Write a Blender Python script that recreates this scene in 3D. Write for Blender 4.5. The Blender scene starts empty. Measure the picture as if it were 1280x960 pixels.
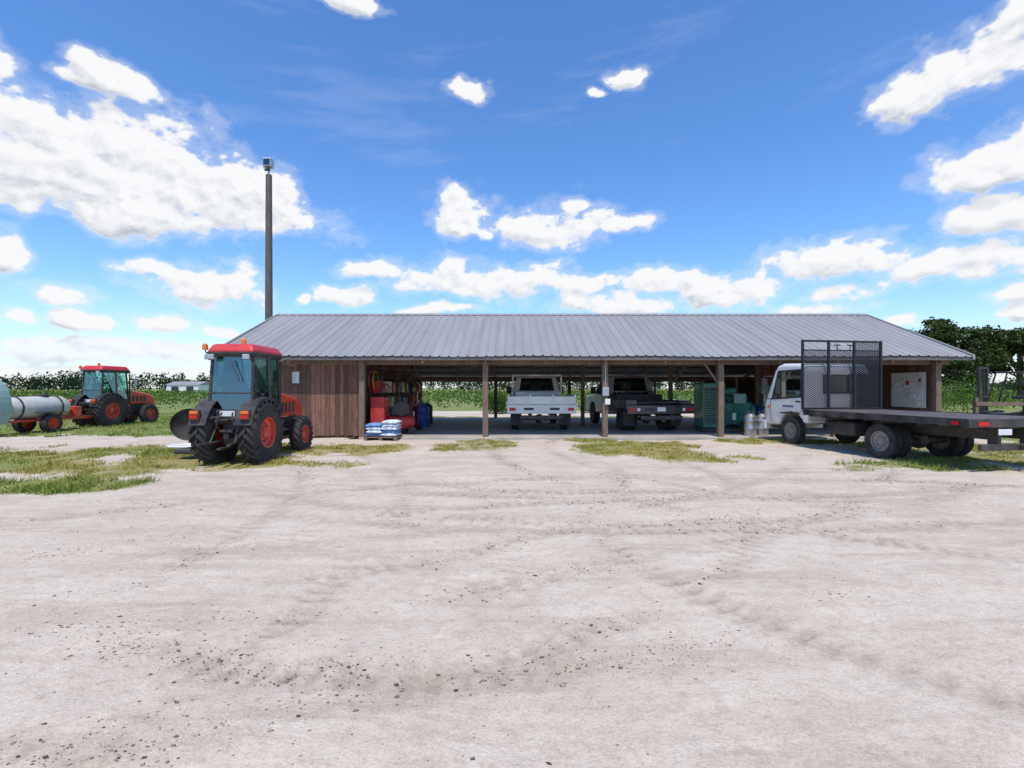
import bpy, bmesh, math, random
import numpy as np
from mathutils import Vector, Matrix
random.seed(7); rng=np.random.default_rng(11)
R=math.radians
sc=bpy.context.scene
sc.view_settings.view_transform='Standard'; sc.view_settings.look='None'; sc.view_settings.exposure=0

# ------------------------------------------------------------ node helpers
class NT:
    def __init__(s,nt): s.nt=nt
    def n(s,t,**k):
        x=s.nt.nodes.new(t)
        for a,b in k.items(): setattr(x,a,b)
        return x
    def l(s,a,b): s.nt.links.new(a,b)
    def put(s,inp,v):
        if isinstance(v,bpy.types.NodeSocket): s.l(v,inp)
        else: inp.default_value=v
    def m(s,op,a,b=0.0,c=0.0,clamp=False):
        x=s.n('ShaderNodeMath',operation=op,use_clamp=clamp)
        s.put(x.inputs[0],a); s.put(x.inputs[1],b)
        if op in('MULTIPLY_ADD','COMPARE','SMOOTH_MIN'): s.put(x.inputs[2],c)
        return x.outputs[0]
    def vm(s,op,a,b=(0,0,0),c=(0,0,0)):
        x=s.n('ShaderNodeVectorMath',operation=op)
        s.put(x.inputs[0],a)
        if op!='LENGTH': s.put(x.inputs[1],b)
        if op=='MULTIPLY_ADD': s.put(x.inputs[2],c)
        return x.outputs['Value'] if op in('LENGTH','DOT_PRODUCT') else x.outputs['Vector']
    def mix(s,f,a,b,mode='MIX'):
        x=s.n('ShaderNodeMix',data_type='RGBA',blend_type=mode)
        s.put(x.inputs[0],f)
        s.put(x.inputs[6],a if isinstance(a,bpy.types.NodeSocket) else (*a[:3],1))
        s.put(x.inputs[7],b if isinstance(b,bpy.types.NodeSocket) else (*b[:3],1))
        return x.outputs[2]
    def noise(s,vec,scale,detail=4,rough=0.55,dist=0.0):
        x=s.n('ShaderNodeTexNoise'); x.inputs['Scale'].default_value=scale
        x.inputs['Detail'].default_value=detail; x.inputs['Roughness'].default_value=rough
        x.inputs['Distortion'].default_value=dist
        if vec is not None: s.l(vec,x.inputs['Vector'])
        return x.outputs['Fac']
    def mr(s,v,a,b,c=0.0,d=1.0,smooth=False):
        x=s.n('ShaderNodeMapRange')
        if smooth: x.interpolation_type='SMOOTHSTEP'
        s.put(x.inputs[0],v)
        for i,k in enumerate((a,b,c,d)): x.inputs[i+1].default_value=k
        return x.outputs[0]
    def scale(s,vec,sc3):
        return s.vm('MULTIPLY',vec,sc3)

def newmat(name):
    m=bpy.data.materials.new(name); m.use_nodes=True
    nt=NT(m.node_tree); b=m.node_tree.nodes['Principled BSDF']
    return m,nt,b
def pmat(name,col,rough=0.5,metal=0.0,var=0.25,scale=6.0,bump=0.0,dirt=0.0,coat=0.0,stretch=(1,1,1),island=0.0,dirtcol=(0.25,0.2,0.15)):
    m,nt,b=newmat(name)
    tc=nt.n('ShaderNodeTexCoord').outputs['Object']
    v=nt.scale(tc,stretch)
    n1=nt.noise(v,scale,4,0.6)
    lo=[c*(1-var) for c in col]; hi=[min(1,c*(1+var)) for c in col]
    c=nt.mix(nt.mr(n1,0.3,0.7),lo,hi)
    if island>0:
        ri=nt.n('ShaderNodeNewGeometry').outputs['Random Per Island']
        k=nt.mr(ri,0,1,1-island,1+island)
        vv=nt.n('ShaderNodeCombineXYZ')
        for i in range(3): nt.l(k,vv.inputs[i])
        c=nt.mix(1.0,c,vv.outputs[0],'MULTIPLY')
    if dirt>0:
        n2=nt.noise(tc,2.3,5,0.7)
        f=nt.m('MULTIPLY',nt.mr(n2,0.42,0.72),dirt)
        c=nt.mix(f,c,dirtcol)
        nt.l(nt.mr(n2,0.4,0.7,rough,min(1,rough+0.35)),b.inputs['Roughness'])
    else: b.inputs['Roughness'].default_value=rough
    nt.l(c,b.inputs['Base Color'])
    b.inputs['Metallic'].default_value=metal
    if coat: b.inputs['Coat Weight'].default_value=coat
    if bump>0:
        bp=nt.n('ShaderNodeBump'); bp.inputs['Strength'].default_value=bump; bp.inputs['Distance'].default_value=0.02
        nt.l(nt.noise(v,scale*4,3,0.65),bp.inputs['Height']); nt.l(bp.outputs[0],b.inputs['Normal'])
    return m
def glassmat(name,tint,refl=0.12):
    m=bpy.data.materials.new(name); m.use_nodes=True; nt=NT(m.node_tree)
    m.node_tree.nodes.clear()
    o=nt.n('ShaderNodeOutputMaterial'); t=nt.n('ShaderNodeBsdfTransparent'); t.inputs[0].default_value=(*tint,1)
    g=nt.n('ShaderNodeBsdfGlossy'); g.inputs['Roughness'].default_value=0.04; g.inputs[0].default_value=(.8,1,.98,1)
    fr=nt.n('ShaderNodeFresnel'); fr.inputs[0].default_value=1.5
    f=nt.m('MAXIMUM',fr.outputs[0],refl)
    ms=nt.n('ShaderNodeMixShader'); nt.l(f,ms.inputs[0]); nt.l(t.outputs[0],ms.inputs[1]); nt.l(g.outputs[0],ms.inputs[2]); nt.l(ms.outputs[0],o.inputs[0])
    return m

M={}
M['red']=pmat('orange_red_paint',(0.68,0.045,0.010),0.3,0,0.1,3,0,0.25,0.5)
M['roofred']=pmat('roof_red',(0.58,0.015,0.018),0.35,0,0.1,3,0,0.12,0.3)
M['white']=pmat('white_paint',(0.80,0.79,0.76),0.35,0,0.05,3,0,0.2,0.4)
M['tankwhite']=pmat('tank_white',(0.55,0.57,0.52),0.45,0,0.12,3,0,0.5,0)
M['black']=pmat('black_plastic',(0.022,0.022,0.024),0.5,0,0.3,5,0.05,0.35)
M['gate']=pmat('gate_black',(0.012,0.012,0.013),0.6,0,0.3,5)
M['steel']=pmat('dark_steel',(0.06,0.058,0.055),0.5,0.5,0.4,6,0.1,0.5)
M['alu']=pmat('aluminium',(0.5,0.51,0.52),0.35,0.8,0.15,5,0,0.2)
M['rubber']=pmat('rubber',(0.026,0.025,0.025),0.8,0,0.35,6,0.15,0.5,dirtcol=(0.13,0.11,0.09))
M['grayrim']=pmat('gray_rim',(0.3,0.28,0.25),0.5,0.3,0.2,6,0,0.6)
M['darkrim']=pmat('dark_rim',(0.07,0.065,0.06),0.6,0.4,0.2,6,0,0.5)
M['silver']=pmat('silver_paint',(0.42,0.45,0.48),0.3,0.5,0.08,3,0,0.2,0.5)
M['darkpaint']=pmat('dark_paint',(0.03,0.035,0.042),0.25,0.2,0.15,3,0,0.25,0.6)
M['teal']=pmat('teal_paint',(0.22,0.38,0.35),0.45,0,0.12,4,0,0.45)
M['green']=pmat('machine_green',(0.012,0.18,0.12),0.4,0,0.2,4,0,0.25,0.2)
M['lens_r']=pmat('red_lens',(0.5,0.01,0.01),0.2,0,0.05,3)
M['lens_o']=pmat('amber_lens',(0.75,0.16,0.02),0.2,0,0.05,3)
M['plate']=pmat('plate_white',(0.7,0.7,0.68),0.5,0,0.1,9)
M['wood']=pmat('post_wood',(0.19,0.13,0.095),0.85,0,0.4,5,0.4,0.3,stretch=(5,5,0.6))
M['purlin']=pmat('purlin_wood',(0.30,0.21,0.14),0.85,0,0.35,4,0.3,0.2,stretch=(0.6,4,4),island=0.35)
M['siding']=pmat('siding_wood',(0.17,0.08,0.052),0.85,0,0.6,4,0.4,0.65,stretch=(9,9,0.5),island=0.5,dirtcol=(0.12,0.085,0.065))
M['seat']=pmat('seat_fabric',(0.05,0.05,0.05),0.9,0,0.2,6)
M['deck']=pmat('deck_steel',(0.10,0.08,0.075),0.6,0.3,0.5,3,0.2,0.6)
M['bag']=pmat('feed_bag',(0.55,0.62,0.72),0.6,0,0.45,7,0.3,0.1,island=0.3)
M['bagb']=pmat('feed_bag_blue',(0.14,0.28,0.55),0.6,0,0.4,7,0.3,0.1)
M['glass']=glassmat('tinted_glass',(0.42,0.80,0.76),0.16)
M['dglass']=glassmat('dark_glass',(0.13,0.15,0.16),0.12)
M['card']=pmat('cardboard',(0.36,0.24,0.13),0.8,0,0.2,5)
M['blue']=pmat('blue_plastic',(0.03,0.1,0.35),0.5,0,0.2,5)
M['rededge']=pmat('red_tool',(0.5,0.02,0.02),0.4,0,0.2,5,0,.2)
M['yellow']=pmat('yellow_paint',(0.6,0.4,0.03),0.4,0,0.2,5,0,.3)

# ------------------------------------------------------------ object helpers
COL=sc.collection
def empty(name,loc=(0,0,0),rz=0):
    e=bpy.data.objects.new(name,None); e.location=loc; e.rotation_euler=(0,0,rz); COL.objects.link(e); return e
def mk(name,verts,faces,mat,parent=None,smooth=False,bevel=0,loc=(0,0,0),rot=(0,0,0),seg=2):
    me=bpy.data.meshes.new(name); me.from_pydata([tuple(v) for v in verts],[],faces); 
    bm=bmesh.new(); bm.from_mesh(me); bmesh.ops.recalc_face_normals(bm,faces=bm.faces); bm.to_mesh(me); bm.free()
    if smooth: me.polygons.foreach_set('use_smooth',[True]*len(me.polygons))
    o=bpy.data.objects.new(name,me); COL.objects.link(o)
    if mat: me.materials.append(mat)
    o.location=loc; o.rotation_euler=rot
    if parent: o.parent=parent
    if bevel>0:
        b=o.modifiers.new('b','BEVEL'); b.width=bevel; b.segments=seg; b.limit_method='ANGLE'; b.angle_limit=R(35)
    return o
BF=[(0,1,2,3),(7,6,5,4),(0,4,5,1),(1,5,6,2),(2,6,7,3),(3,7,4,0)]
def boxv(x0,x1,y0,y1,z0,z1):
    return [(x0,y0,z0),(x1,y0,z0),(x1,y1,z0),(x0,y1,z0),(x0,y0,z1),(x1,y0,z1),(x1,y1,z1),(x0,y1,z1)]
def box(name,x0,x1,y0,y1,z0,z1,mat,parent=None,bevel=0,**k):
    return mk(name,boxv(x0,x1,y0,y1,z0,z1),BF,mat,parent,bevel=bevel,**k)
def boxes(name,lst,mat,parent=None,bevel=0):
    V=[];F=[]
    for b in lst:
        o=len(V); V+=boxv(*b); F+=[tuple(i+o for i in f) for f in BF]
    return mk(name,V,F,mat,parent,bevel=bevel)
def hexa(name,bot,top,mat,parent=None,bevel=0):
    return mk(name,list(bot)+list(top),BF,mat,parent,bevel=bevel)
def frus(name,b,z0,t,z1,mat,parent=None,bevel=0):
    B=[(b[0],b[2],z0),(b[1],b[2],z0),(b[1],b[3],z0),(b[0],b[3],z0)]
    T=[(t[0],t[2],z1),(t[1],t[2],z1),(t[1],t[3],z1),(t[0],t[3],z1)]
    return hexa(name,B,T,mat,parent,bevel)
def prism(name,prof,x0,x1,mat,parent=None,bevel=0,x0t=None):
    n=len(prof); V=[(x0,y,z) for y,z in prof]+[(x1,y,z) for y,z in prof]
    F=[tuple(range(n)),tuple(range(2*n-1,n-1,-1))]+[(i,(i+1)%n,(i+1)%n+n,i+n) for i in range(n)]
    return mk(name,V,F,mat,parent,bevel=bevel,seg=3)
def lathe(name,prof,segs,mat,parent=None,loc=(0,0,0),axis='X',flip=1,rot=(0,0,0)):
    V=[];F=[];n=len(prof)
    for i in range(segs):
        a=2*math.pi*i/segs
        for r,h in prof:
            r=max(r,1e-4); h*=flip
            if axis=='X': V.append((h,r*math.cos(a),r*math.sin(a)))
            elif axis=='Y': V.append((r*math.cos(a),h,r*math.sin(a)))
            else: V.append((r*math.cos(a),r*math.sin(a),h))
    for i in range(segs):
        j=(i+1)%segs
        for k in range(n-1): F.append((i*n+k,j*n+k,j*n+k+1,i*n+k+1))
    o=mk(name,V,F,mat,parent,smooth=True,loc=loc,rot=rot)
    e=o.modifiers.new('e','EDGE_SPLIT'); e.split_angle=R(38)
    return o
def cyl(name,r,h0,h1,mat,parent=None,loc=(0,0,0),axis='Z',segs=20,rot=(0,0,0)):
    return lathe(name,[(0,h0),(r,h0),(r,h1),(0,h1)],segs,mat,parent,loc,axis,1,rot)
def tube(name,pts,r,mat,parent=None,smooth=False):
    c=bpy.data.curves.new(name,'CURVE'); c.dimensions='3D'; c.bevel_depth=r; c.bevel_resolution=2
    s=c.splines.new('NURBS' if smooth else 'POLY'); s.points.add(len(pts)-1)
    for p,q in zip(s.points,pts): p.co=(*q,1)
    if smooth: s.use_endpoint_u=True; s.order_u=3
    c.use_fill_caps=True
    o=bpy.data.objects.new(name,c); COL.objects.link(o); c.materials.append(mat)
    if parent: o.parent=parent
    return o
def wheel(par,name,x,y,r,w,rr,rim,side,lugs=0,steer=0):
    hw=w/2; d=r-rr
    e=bpy.data.objects.new(name,None); COL.objects.link(e); e.parent=par; e.location=(x,y,r); e.rotation_euler=(0,0,steer)
    t=[(rr,-.80*hw),(rr+.25*d,-.98*hw),(rr+.6*d,-hw),(r-.1*d,-.93*hw),(r-.02*d,-.75*hw),(r,0),(r-.02*d,.75*hw),(r-.1*d,.93*hw),(rr+.6*d,hw),(rr+.25*d,.98*hw),(rr,.80*hw)]
    if not lugs:
        t=[(rr,-.80*hw),(rr+.25*d,-.98*hw),(rr+.6*d,-hw),(r-.1*d,-.93*hw),(r,-.8*hw)]
        for k in (-.45,0,.45):
            t+=[(r,(k-.08)*hw),(r-.02,(k-.06)*hw),(r-.02,(k+.06)*hw),(r,(k+.08)*hw)]
        t+=[(r,.8*hw),(r-.1*d,.93*hw),(rr+.6*d,hw),(rr+.25*d,.98*hw),(rr,.80*hw)]
    lathe(name+'_tyre',t,48,M['rubber'],e)
    p=[(0,-.1*hw),(rr*.8,-.1*hw),(rr*.97,-.78*hw),(rr*1.03,-.8*hw),(rr*1.03,.84*hw),(rr*.93,.84*hw),(rr*.88,.4*hw),(rr*.72,.22*hw),(rr*.4,.3*hw),(rr*.36,.55*hw),(rr*.2,.6*hw),(0,.6*hw)]
    lathe(name+'_rim',p,40,rim,e,flip=side)
    V=[];F=[]
    for i in range(8):
        a=2*math.pi*i/8; cy=rr*.56*math.cos(a); cz=rr*.56*math.sin(a); q=rr*.05; h0=.2*hw*side; h1=.4*hw*side
        o=len(V); V+=boxv(min(h0,h1),max(h0,h1),cy-q,cy+q,cz-q,cz+q); F+=[tuple(k+o for k in f) for f in BF]
    mk(name+'_bolts',V,F,M['steel'],e)
    if lugs:
        V=[];F=[]
        h=.055*r/.65
        for i in range(lugs):
            for s in(-1,1):
                th0=2*math.pi*(i+(0.5 if s>0 else 0))/lugs; dth=.32
                st=[(-.06*s*hw,th0,r-.02,r+h),(.55*s*hw,th0+dth*.5,r-.02,r+h*.95),(.97*s*hw,th0+dth,r-.06,r+h*.6),(1.05*s*hw,th0+dth*1.1,r-.16,r-.09)]
                tw=.03/r*(r/.65+.2)
                o=len(V)
                for a,th,r0,r1 in st:
                    for (q,ra) in((-tw,r0),(tw,r0),(tw,r1),(-tw,r1)):
                        V.append((a,-ra*math.sin(th+q),ra*math.cos(th+q)))
                for k in range(3):
                    for c in range(4):
                        F.append((o+k*4+c,o+k*4+(c+1)%4,o+k*4+4+(c+1)%4,o+k*4+4+c))
                F.append((o,o+1,o+2,o+3)); F.append((o+12,o+13,o+14,o+15))
        mk(name+'_lugs',V,F,M['rubber'],e)
    return e

# ------------------------------------------------------------ numpy noise
def vnoise(x,y,seed=0):
    xi=np.floor(x).astype(np.int64); yi=np.floor(y).astype(np.int64); xf=x-xi; yf=y-yi
    def h(a,b):
        n=(a*374761393+b*668265263+seed*982451653)&0x7fffffff
        n=((n^(n>>13))*1274126177)&0x7fffffff
        return ((n^(n>>16))&0xffff)/65535.0
    u=xf*xf*(3-2*xf); v=yf*yf*(3-2*yf)
    return (h(xi,yi)*(1-u)+h(xi+1,yi)*u)*(1-v)+(h(xi,yi+1)*(1-u)+h(xi+1,yi+1)*u)*v
def fbm(x,y,s,o=4,seed=0,gain=.5,billow=False):
    r=0;a=.5;t=0; c_,s_=math.cos(.9),math.sin(.9)
    for i in range(o):
        n=vnoise(x*s,y*s,seed+i)
        if billow: n=np.abs(2*n-1)
        r=r+a*n; t+=a; a*=gain; s*=2.03; x,y=x*c_-y*s_+3.7,x*s_+y*c_-1.3
    return r/t

PATCH=[(-8.2,10.9,4.6,2.5,.35),(-12.5,10.2,5,1.9,.6),(-8.2,7.8,3.3,.6,.75),(-4.9,12.4,2.3,1.3,.25),(-1.0,12.9,1.4,1.4,.3),
 (-1.0,14.2,1.2,.7,.45),(3.9,12.7,1.9,1.9,.2),(4.5,11.0,1.6,1.0,.25),(8.2,9.9,2.1,.7,.5),(11.3,10.3,2.8,1.0,.35),(8,14.3,2.4,.7,.3),(12.5,13.0,3.5,1.8,.4),(2.4,14.6,.9,.5,.4),(6.6,14.4,.8,.5,.4)]
def grassmask(X,Y):
    n=fbm(X,Y,.9,5,3)-.5; g=np.full(X.shape,-1.0); gr=np.full(X.shape,.3)
    for cx,cy,rx,ry,q in PATCH:
        d=1-np.sqrt(((X-cx)/rx)**2+((Y-cy)/ry)**2)
        gr=np.where(d>g,q,gr); g=np.maximum(g,np.clip(d*1.1,-1,.5))
    l=np.minimum((Y-15.6)*.5,np.minimum((-9.7-X)*.6,.9)); l=np.minimum(l,(60-Y)*.1)
    r=np.minimum((Y-12.6)*.5,np.minimum((X-14.2)*.6,.9))
    b=np.where(Y>33,.8,np.where((Y>25.6)&(Y<27.5),.25,-1))
    for k in(l,r,b):
        gr=np.where(k>g,.85,gr); g=np.maximum(g,k)
    trk=np.abs(Y-14.4-.1*np.sin(X*.5))/.9; tm=(X<-9.5)&(trk<1)
    g=np.where(tm,g-1.0*(1-trk)-.3,g)
    gr=np.clip(gr+(fbm(X,Y,.6,3,66)-.5)*1.0,0,1)
    m=np.clip((g+n*1.9)*2.0+.1,0,1)
    return m,gr
ARCS=[(-3.4,9.2,7.2,-75,25),(-3.4,9.2,5.4,-80,30),(1.5,15,9.3,-130,-50),(1.5,15,7.6,-125,-40),(-6,20,15.5,-85,-30),(-6,20,17.1,-80,-35),(9,13,9.5,150,250),(9,13,8,150,240),(3,-6,13,40,130),(3,-6,14.7,42,135),(-12,5,9,-30,60),(-12,5,10.6,-30,55),(2,26,19,-110,-60),(2,26,20.6,-112,-62),(-.6,8.2,5.5,-115,-55),(5.5,6,4.6,190,260),(-2.5,7.6,5.5,-120,-80)]
def arc(cx,cy,r,a0,a1,n=60): return [(cx+r*math.cos(R(a0+(a1-a0)*i/n)),cy+r*math.sin(R(a0+(a1-a0)*i/n))) for i in range(n+1)]
TRN=[np.array(arc(*t)) for t in ARCS]
def trackmask(X,Y):
    xf=X.ravel(); yf=Y.ravel(); near=(np.abs(xf)<16)&(yf<15.2)&(yf>.5)
    idx=np.where(near)[0]; xs=xf[idx]; ys=yf[idx]; o=np.zeros(len(idx))
    for k,(cx,cy,r,a0,a1) in enumerate(ARCS):
        d=np.hypot(xs-cx,ys-cy); an=np.degrees(np.arctan2(ys-cy,xs-cx)); an=np.where(an<a0-90,an+360,an)
        w=np.clip(1.15-np.abs(d-r+.12*(fbm(xs,ys,.7,2,40+k)-.5))/.2,0,1)*np.clip((an-a0)/12,0,1)*np.clip((a1-an)/12,0,1)
        w*=np.clip(fbm(xs,ys,.8,3,20+k)*3.2-.95,0,1)
        # tread bars across the rut
        w*=.72+.28*np.sign(np.sin(np.radians(an)*r*2*math.pi/.17))
        o=np.maximum(o,w)
    f=np.zeros(xf.shape); f[idx]=o
    return f.reshape(X.shape)
# ------------------------------------------------------------ ground
def axisvals():
    xs=[0.0]; d=.05
    while xs[-1]<11: xs.append(xs[-1]+d)
    while xs[-1]<2500: d*=1.045; xs.append(xs[-1]+d)
    xs=np.array(xs); return np.concatenate([-xs[:0:-1],xs])
xs=axisvals()
ys=[-3.0]; 
while ys[-1]<0.8: ys.append(ys[-1]+.3)
while ys[-1]<26: ys.append(ys[-1]+max(.03,.008*ys[-1]))
d=.3
while ys[-1]<3000: d*=1.06; ys.append(ys[-1]+d)
ys=np.array([-2500,-600,-150,-40,-12]+ys)
GX,GY=np.meshgrid(xs,ys); 
gm,gg=grassmask(GX,GY); tm=trackmask(GX,GY)
def gz(X,Y):
    far=np.clip((30-np.hypot(X,Y))/10,0,1)
    return (fbm(X,Y,.25,3,5)-.5)*.06*far+(fbm(X,Y,2.2,5,8,.6)-.5)*.06*far
slabm=((GX>-5.2)&(GX<14.0)&(GY>15.0)&(GY<25.6))
GZ=gz(GX,GY)-tm*.03*(.5+fbm(GX,GY,7,2,91))+ (gm>.5)*.008
GZ=np.where(slabm,-.04,GZ)
ny,nx=GX.shape
V=np.stack([GX,GY,GZ],-1).reshape(-1,3)
ii=np.arange(ny*nx).reshape(ny,nx)
Fq=np.stack([ii[:-1,:-1],ii[:-1,1:],ii[1:,1:],ii[1:,:-1]],-1).reshape(-1,4)
def npmesh(name,V,F,mat,smooth=False,k=4):
    me=bpy.data.meshes.new(name)
    me.vertices.add(len(V)); me.vertices.foreach_set('co',np.asarray(V,dtype=np.float32).ravel())
    me.loops.add(F.size); me.loops.foreach_set('vertex_index',F.astype(np.int32).ravel())
    me.polygons.add(len(F)); me.polygons.foreach_set('loop_start',np.arange(0,F.size,k,dtype=np.int32))
    try: me.polygons.foreach_set('loop_total',np.full(len(F),k,dtype=np.int32))
    except Exception: pass
    if smooth: me.polygons.foreach_set('use_smooth',np.ones(len(F),dtype=bool))
    me.update(calc_edges=True); me.validate()
    o=bpy.data.objects.new(name,me); COL.objects.link(o); me.materials.append(mat); return o
m,nt,b=newmat('sandy_ground')
tc=nt.n('ShaderNodeTexCoord').outputs['Object']
def att(n):
    a=nt.n('ShaderNodeAttribute'); a.attribute_name=n; return a.outputs['Fac']
big=nt.noise(tc,.22,3,.6); mid=nt.noise(tc,1.6,5,.7); fine=nt.noise(tc,11,5,.75); grit=nt.noise(tc,60,3,.8)
strk=nt.noise(nt.scale(tc,(.35,2.2,1)),1.3,5,.68,.6)
c=nt.mix(nt.mr(mid,.3,.7),(.51,.415,.315),(.66,.56,.445))
c=nt.mix(nt.m('MULTIPLY',nt.mr(big,.35,.65),.45),c,(.71,.615,.50))
c=nt.mix(nt.m('MULTIPLY',nt.mr(strk,.48,.66),.6),c,(.42,.33,.24))
c=nt.mix(nt.mr(fine,.48,.70,0,.48),c,(.37,.285,.20))
c=nt.mix(nt.mr(grit,.54,.74,0,.5),c,(.26,.2,.14))
c=nt.mix(nt.mr(grit,.46,.28,0,.5),c,(.80,.72,.61))
vo=nt.n('ShaderNodeTexVoronoi'); vo.inputs['Scale'].default_value=20; nt.l(tc,vo.inputs['Vector'])
sp=nt.m('MULTIPLY',nt.m('LESS_THAN',vo.outputs['Distance'],.15),nt.mr(mid,.5,.64))
c=nt.mix(nt.m('MULTIPLY',sp,.5),c,(.22,.17,.12))
tk=nt.m('MULTIPLY',att('track'),nt.mr(fine,.3,.6,.4,1))
c=nt.mix(nt.m('MULTIPLY',tk,.62),c,(.28,.21,.145))
ge=nt.m('ADD',att('grass'),nt.mr(nt.noise(tc,6,5,.7),.3,.7,-.35,.35))
ge=nt.mr(ge,.25,.8)
yel=nt.mix(nt.mr(fine,.35,.65),(.36,.27,.09),(.24,.215,.05))
grn=nt.mix(nt.mr(fine,.35,.65),(.09,.16,.02),(.17,.235,.04))
gc=nt.mix(nt.m('ADD',att('green'),nt.mr(mid,.3,.7,-.3,.3),clamp=True),yel,grn)
c=nt.mix(nt.m('MULTIPLY',ge,.88),c,gc)
nt.l(c,b.inputs['Base Color']); b.inputs['Roughness'].default_value=.95; b.inputs['Specular IOR Level'].default_value=.15
bp=nt.n('ShaderNodeBump'); bp.inputs['Strength'].default_value=.8; bp.inputs['Distance'].default_value=.045
hh=nt.m('ADD',nt.m('MULTIPLY',mid,.5),nt.m('ADD',nt.m('MULTIPLY',fine,.6),nt.m('MULTIPLY',grit,.16)))
nt.l(hh,bp.inputs['Height']); nt.l(bp.outputs[0],b.inputs['Normal'])
g=npmesh('ground',V,Fq,m,True)
for n,a in(('grass',gm),('green',gg),('track',tm)):
    at=g.data.attributes.new(n,'FLOAT','POINT'); at.data.foreach_set('value',a.ravel().astype(np.float32))

def clods():
    P_=[]
    for t in TRN:
        n=1300; i=rng.integers(0,len(t),n); p=t[i]+rng.normal(0,.1,(n,2)); P_.append(p)
    n=2800; yy=1.4+rng.random(n)**1.6*13; xx=(rng.random(n)-.5)*2.3*yy; P_.append(np.stack([xx,yy],-1))
    p=np.concatenate(P_); den=fbm(p[:,0],p[:,1],.7,4,77)
    keep=(den>.5)&(p[:,1]>1.3)&(p[:,1]<15)&(rng.random(len(p))<(den-.47)*5); p=p[keep]
    s=rng.lognormal(-5.25,.5,len(p)); s=np.clip(s,.003,.016)*np.clip(.6+p[:,1]*.06,0,1.4)
    base=np.array([(1,0,0),(-1,0,0),(0,1,0),(0,-1,0),(0,0,.75),(0,0,-.6)],float)
    F0=np.array([(0,2,4),(2,1,4),(1,3,4),(3,0,4),(2,0,5),(1,2,5),(3,1,5),(0,3,5)])
    N=len(p); a=rng.random(N)*6.28
    v=np.repeat(base[None],N,0)*(1+rng.normal(0,.25,(N,6,1)))
    ca,sa=np.cos(a)[:,None],np.sin(a)[:,None]
    vx=v[...,0]*ca-v[...,1]*sa; vy=v[...,0]*sa+v[...,1]*ca
    z=gz(p[:,0],p[:,1])-trackmask(p[:,0],p[:,1])*.025
    vv=np.stack([vx*s[:,None]*1.3+p[:,0:1],vy*s[:,None]+p[:,1:2],v[...,2]*s[:,None]*.6+(z+s*.1)[:,None]],-1).reshape(-1,3)
    F=(F0[None]+np.arange(N)[:,None,None]*6).reshape(-1,3)
    npmesh('dirt_clods',vv,F,pmat('clod',(.27,.20,.14),.95,0,.4,8,0,island=.7),k=3)
clods()

def blades():
    n=480000
    X=np.concatenate([rng.uniform(-18,15,n),rng.uniform(-34,-9,90000),rng.uniform(13,26,40000)]); Y=np.concatenate([rng.uniform(6.8,16,n),rng.uniform(15,30,90000),rng.uniform(12,26,40000)])
    mk_,gr=grassmask(X,Y); cl=fbm(X,Y,3.0,3,55)
    k=(mk_>.3)&(rng.random(len(X))<np.clip((cl-.35)*2.2,0,1)*mk_); 
    k&=~((X>-9.3)&(X<13.6)&(Y>14.95)&(Y<25.3))
    X=X[k];Y=Y[k];gr=gr[k];cl=cl[k]; N=len(X)
    h=rng.uniform(.03,.08,N)*(.5+cl)*(1+.6*(gr>.6)); w=rng.uniform(.005,.010,N)*(1+Y*.03); a=rng.random(N)*6.28; ln=rng.normal(0,.7,(N,2))
    z=gz(X,Y)
    A=np.stack([X-np.cos(a)*w,Y-np.sin(a)*w,z-.005],-1);B=np.stack([X+np.cos(a)*w,Y+np.sin(a)*w,z-.005],-1)
    C=np.stack([X+ln[:,0]*h,Y+ln[:,1]*h,z+h],-1)
    vv=np.stack([A,B,C],1).reshape(-1,3); F=np.arange(3*N).reshape(N,3)
    m,nt,b=newmat('grass_blades')
    a_=nt.n('ShaderNodeAttribute'); a_.attribute_name='green'
    ri=nt.n('ShaderNodeNewGeometry').outputs['Random Per Island']
    yel=nt.mix(ri,(.50,.38,.12),(.28,.27,.05)); grn=nt.mix(ri,(.08,.17,.018),(.22,.29,.05))
    nt.l(nt.mix(a_.outputs['Fac'],yel,grn),b.inputs['Base Color']); b.inputs['Roughness'].default_value=.8; b.inputs['Specular IOR Level'].default_value=.2
    o=npmesh('grass',vv,F,m,k=3)
    at=o.data.attributes.new('green','FLOAT','POINT'); at.data.foreach_set('value',np.clip(np.repeat(gr,3)+np.repeat(rng.normal(0,.2,N),3),0,1).astype(np.float32))
blades()

# ------------------------------------------------------------ foliage
def leafmat(name,c0,c1,tr=.25):
    m=bpy.data.materials.new(name); m.use_nodes=True; nt=NT(m.node_tree); m.node_tree.nodes.clear()
    ge=nt.n('ShaderNodeNewGeometry'); ri=ge.outputs['Random Per Island']
    ps=nt.noise(ge.outputs['Position'],.5,2,.6)
    f=nt.m('ADD',nt.m('MULTIPLY',ri,.6),nt.mr(ps,.35,.65,-.15,.5),clamp=True)
    c=nt.mix(f,c0,c1)
    d=nt.n('ShaderNodeBsdfDiffuse'); nt.l(c,d.inputs[0]); o=nt.n('ShaderNodeOutputMaterial')
    if tr>0:
        t=nt.n('ShaderNodeBsdfTranslucent'); nt.l(c,t.inputs[0])
        ms=nt.n('ShaderNodeMixShader'); ms.inputs[0].default_value=tr; nt.l(d.outputs[0],ms.inputs[1]); nt.l(t.outputs[0],ms.inputs[2]); nt.l(ms.outputs[0],o.inputs[0])
    else: nt.l(d.outputs[0],o.inputs[0])
    return m
LM=leafmat('leaf_oak',(.025,.045,.014),(.10,.135,.045),.2); LB=leafmat('leaf_bush',(.035,.085,.018),(.16,.24,.05),.2); LT=leafmat('leaf_far',(.022,.04,.022),(.05,.08,.035),0)
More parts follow.
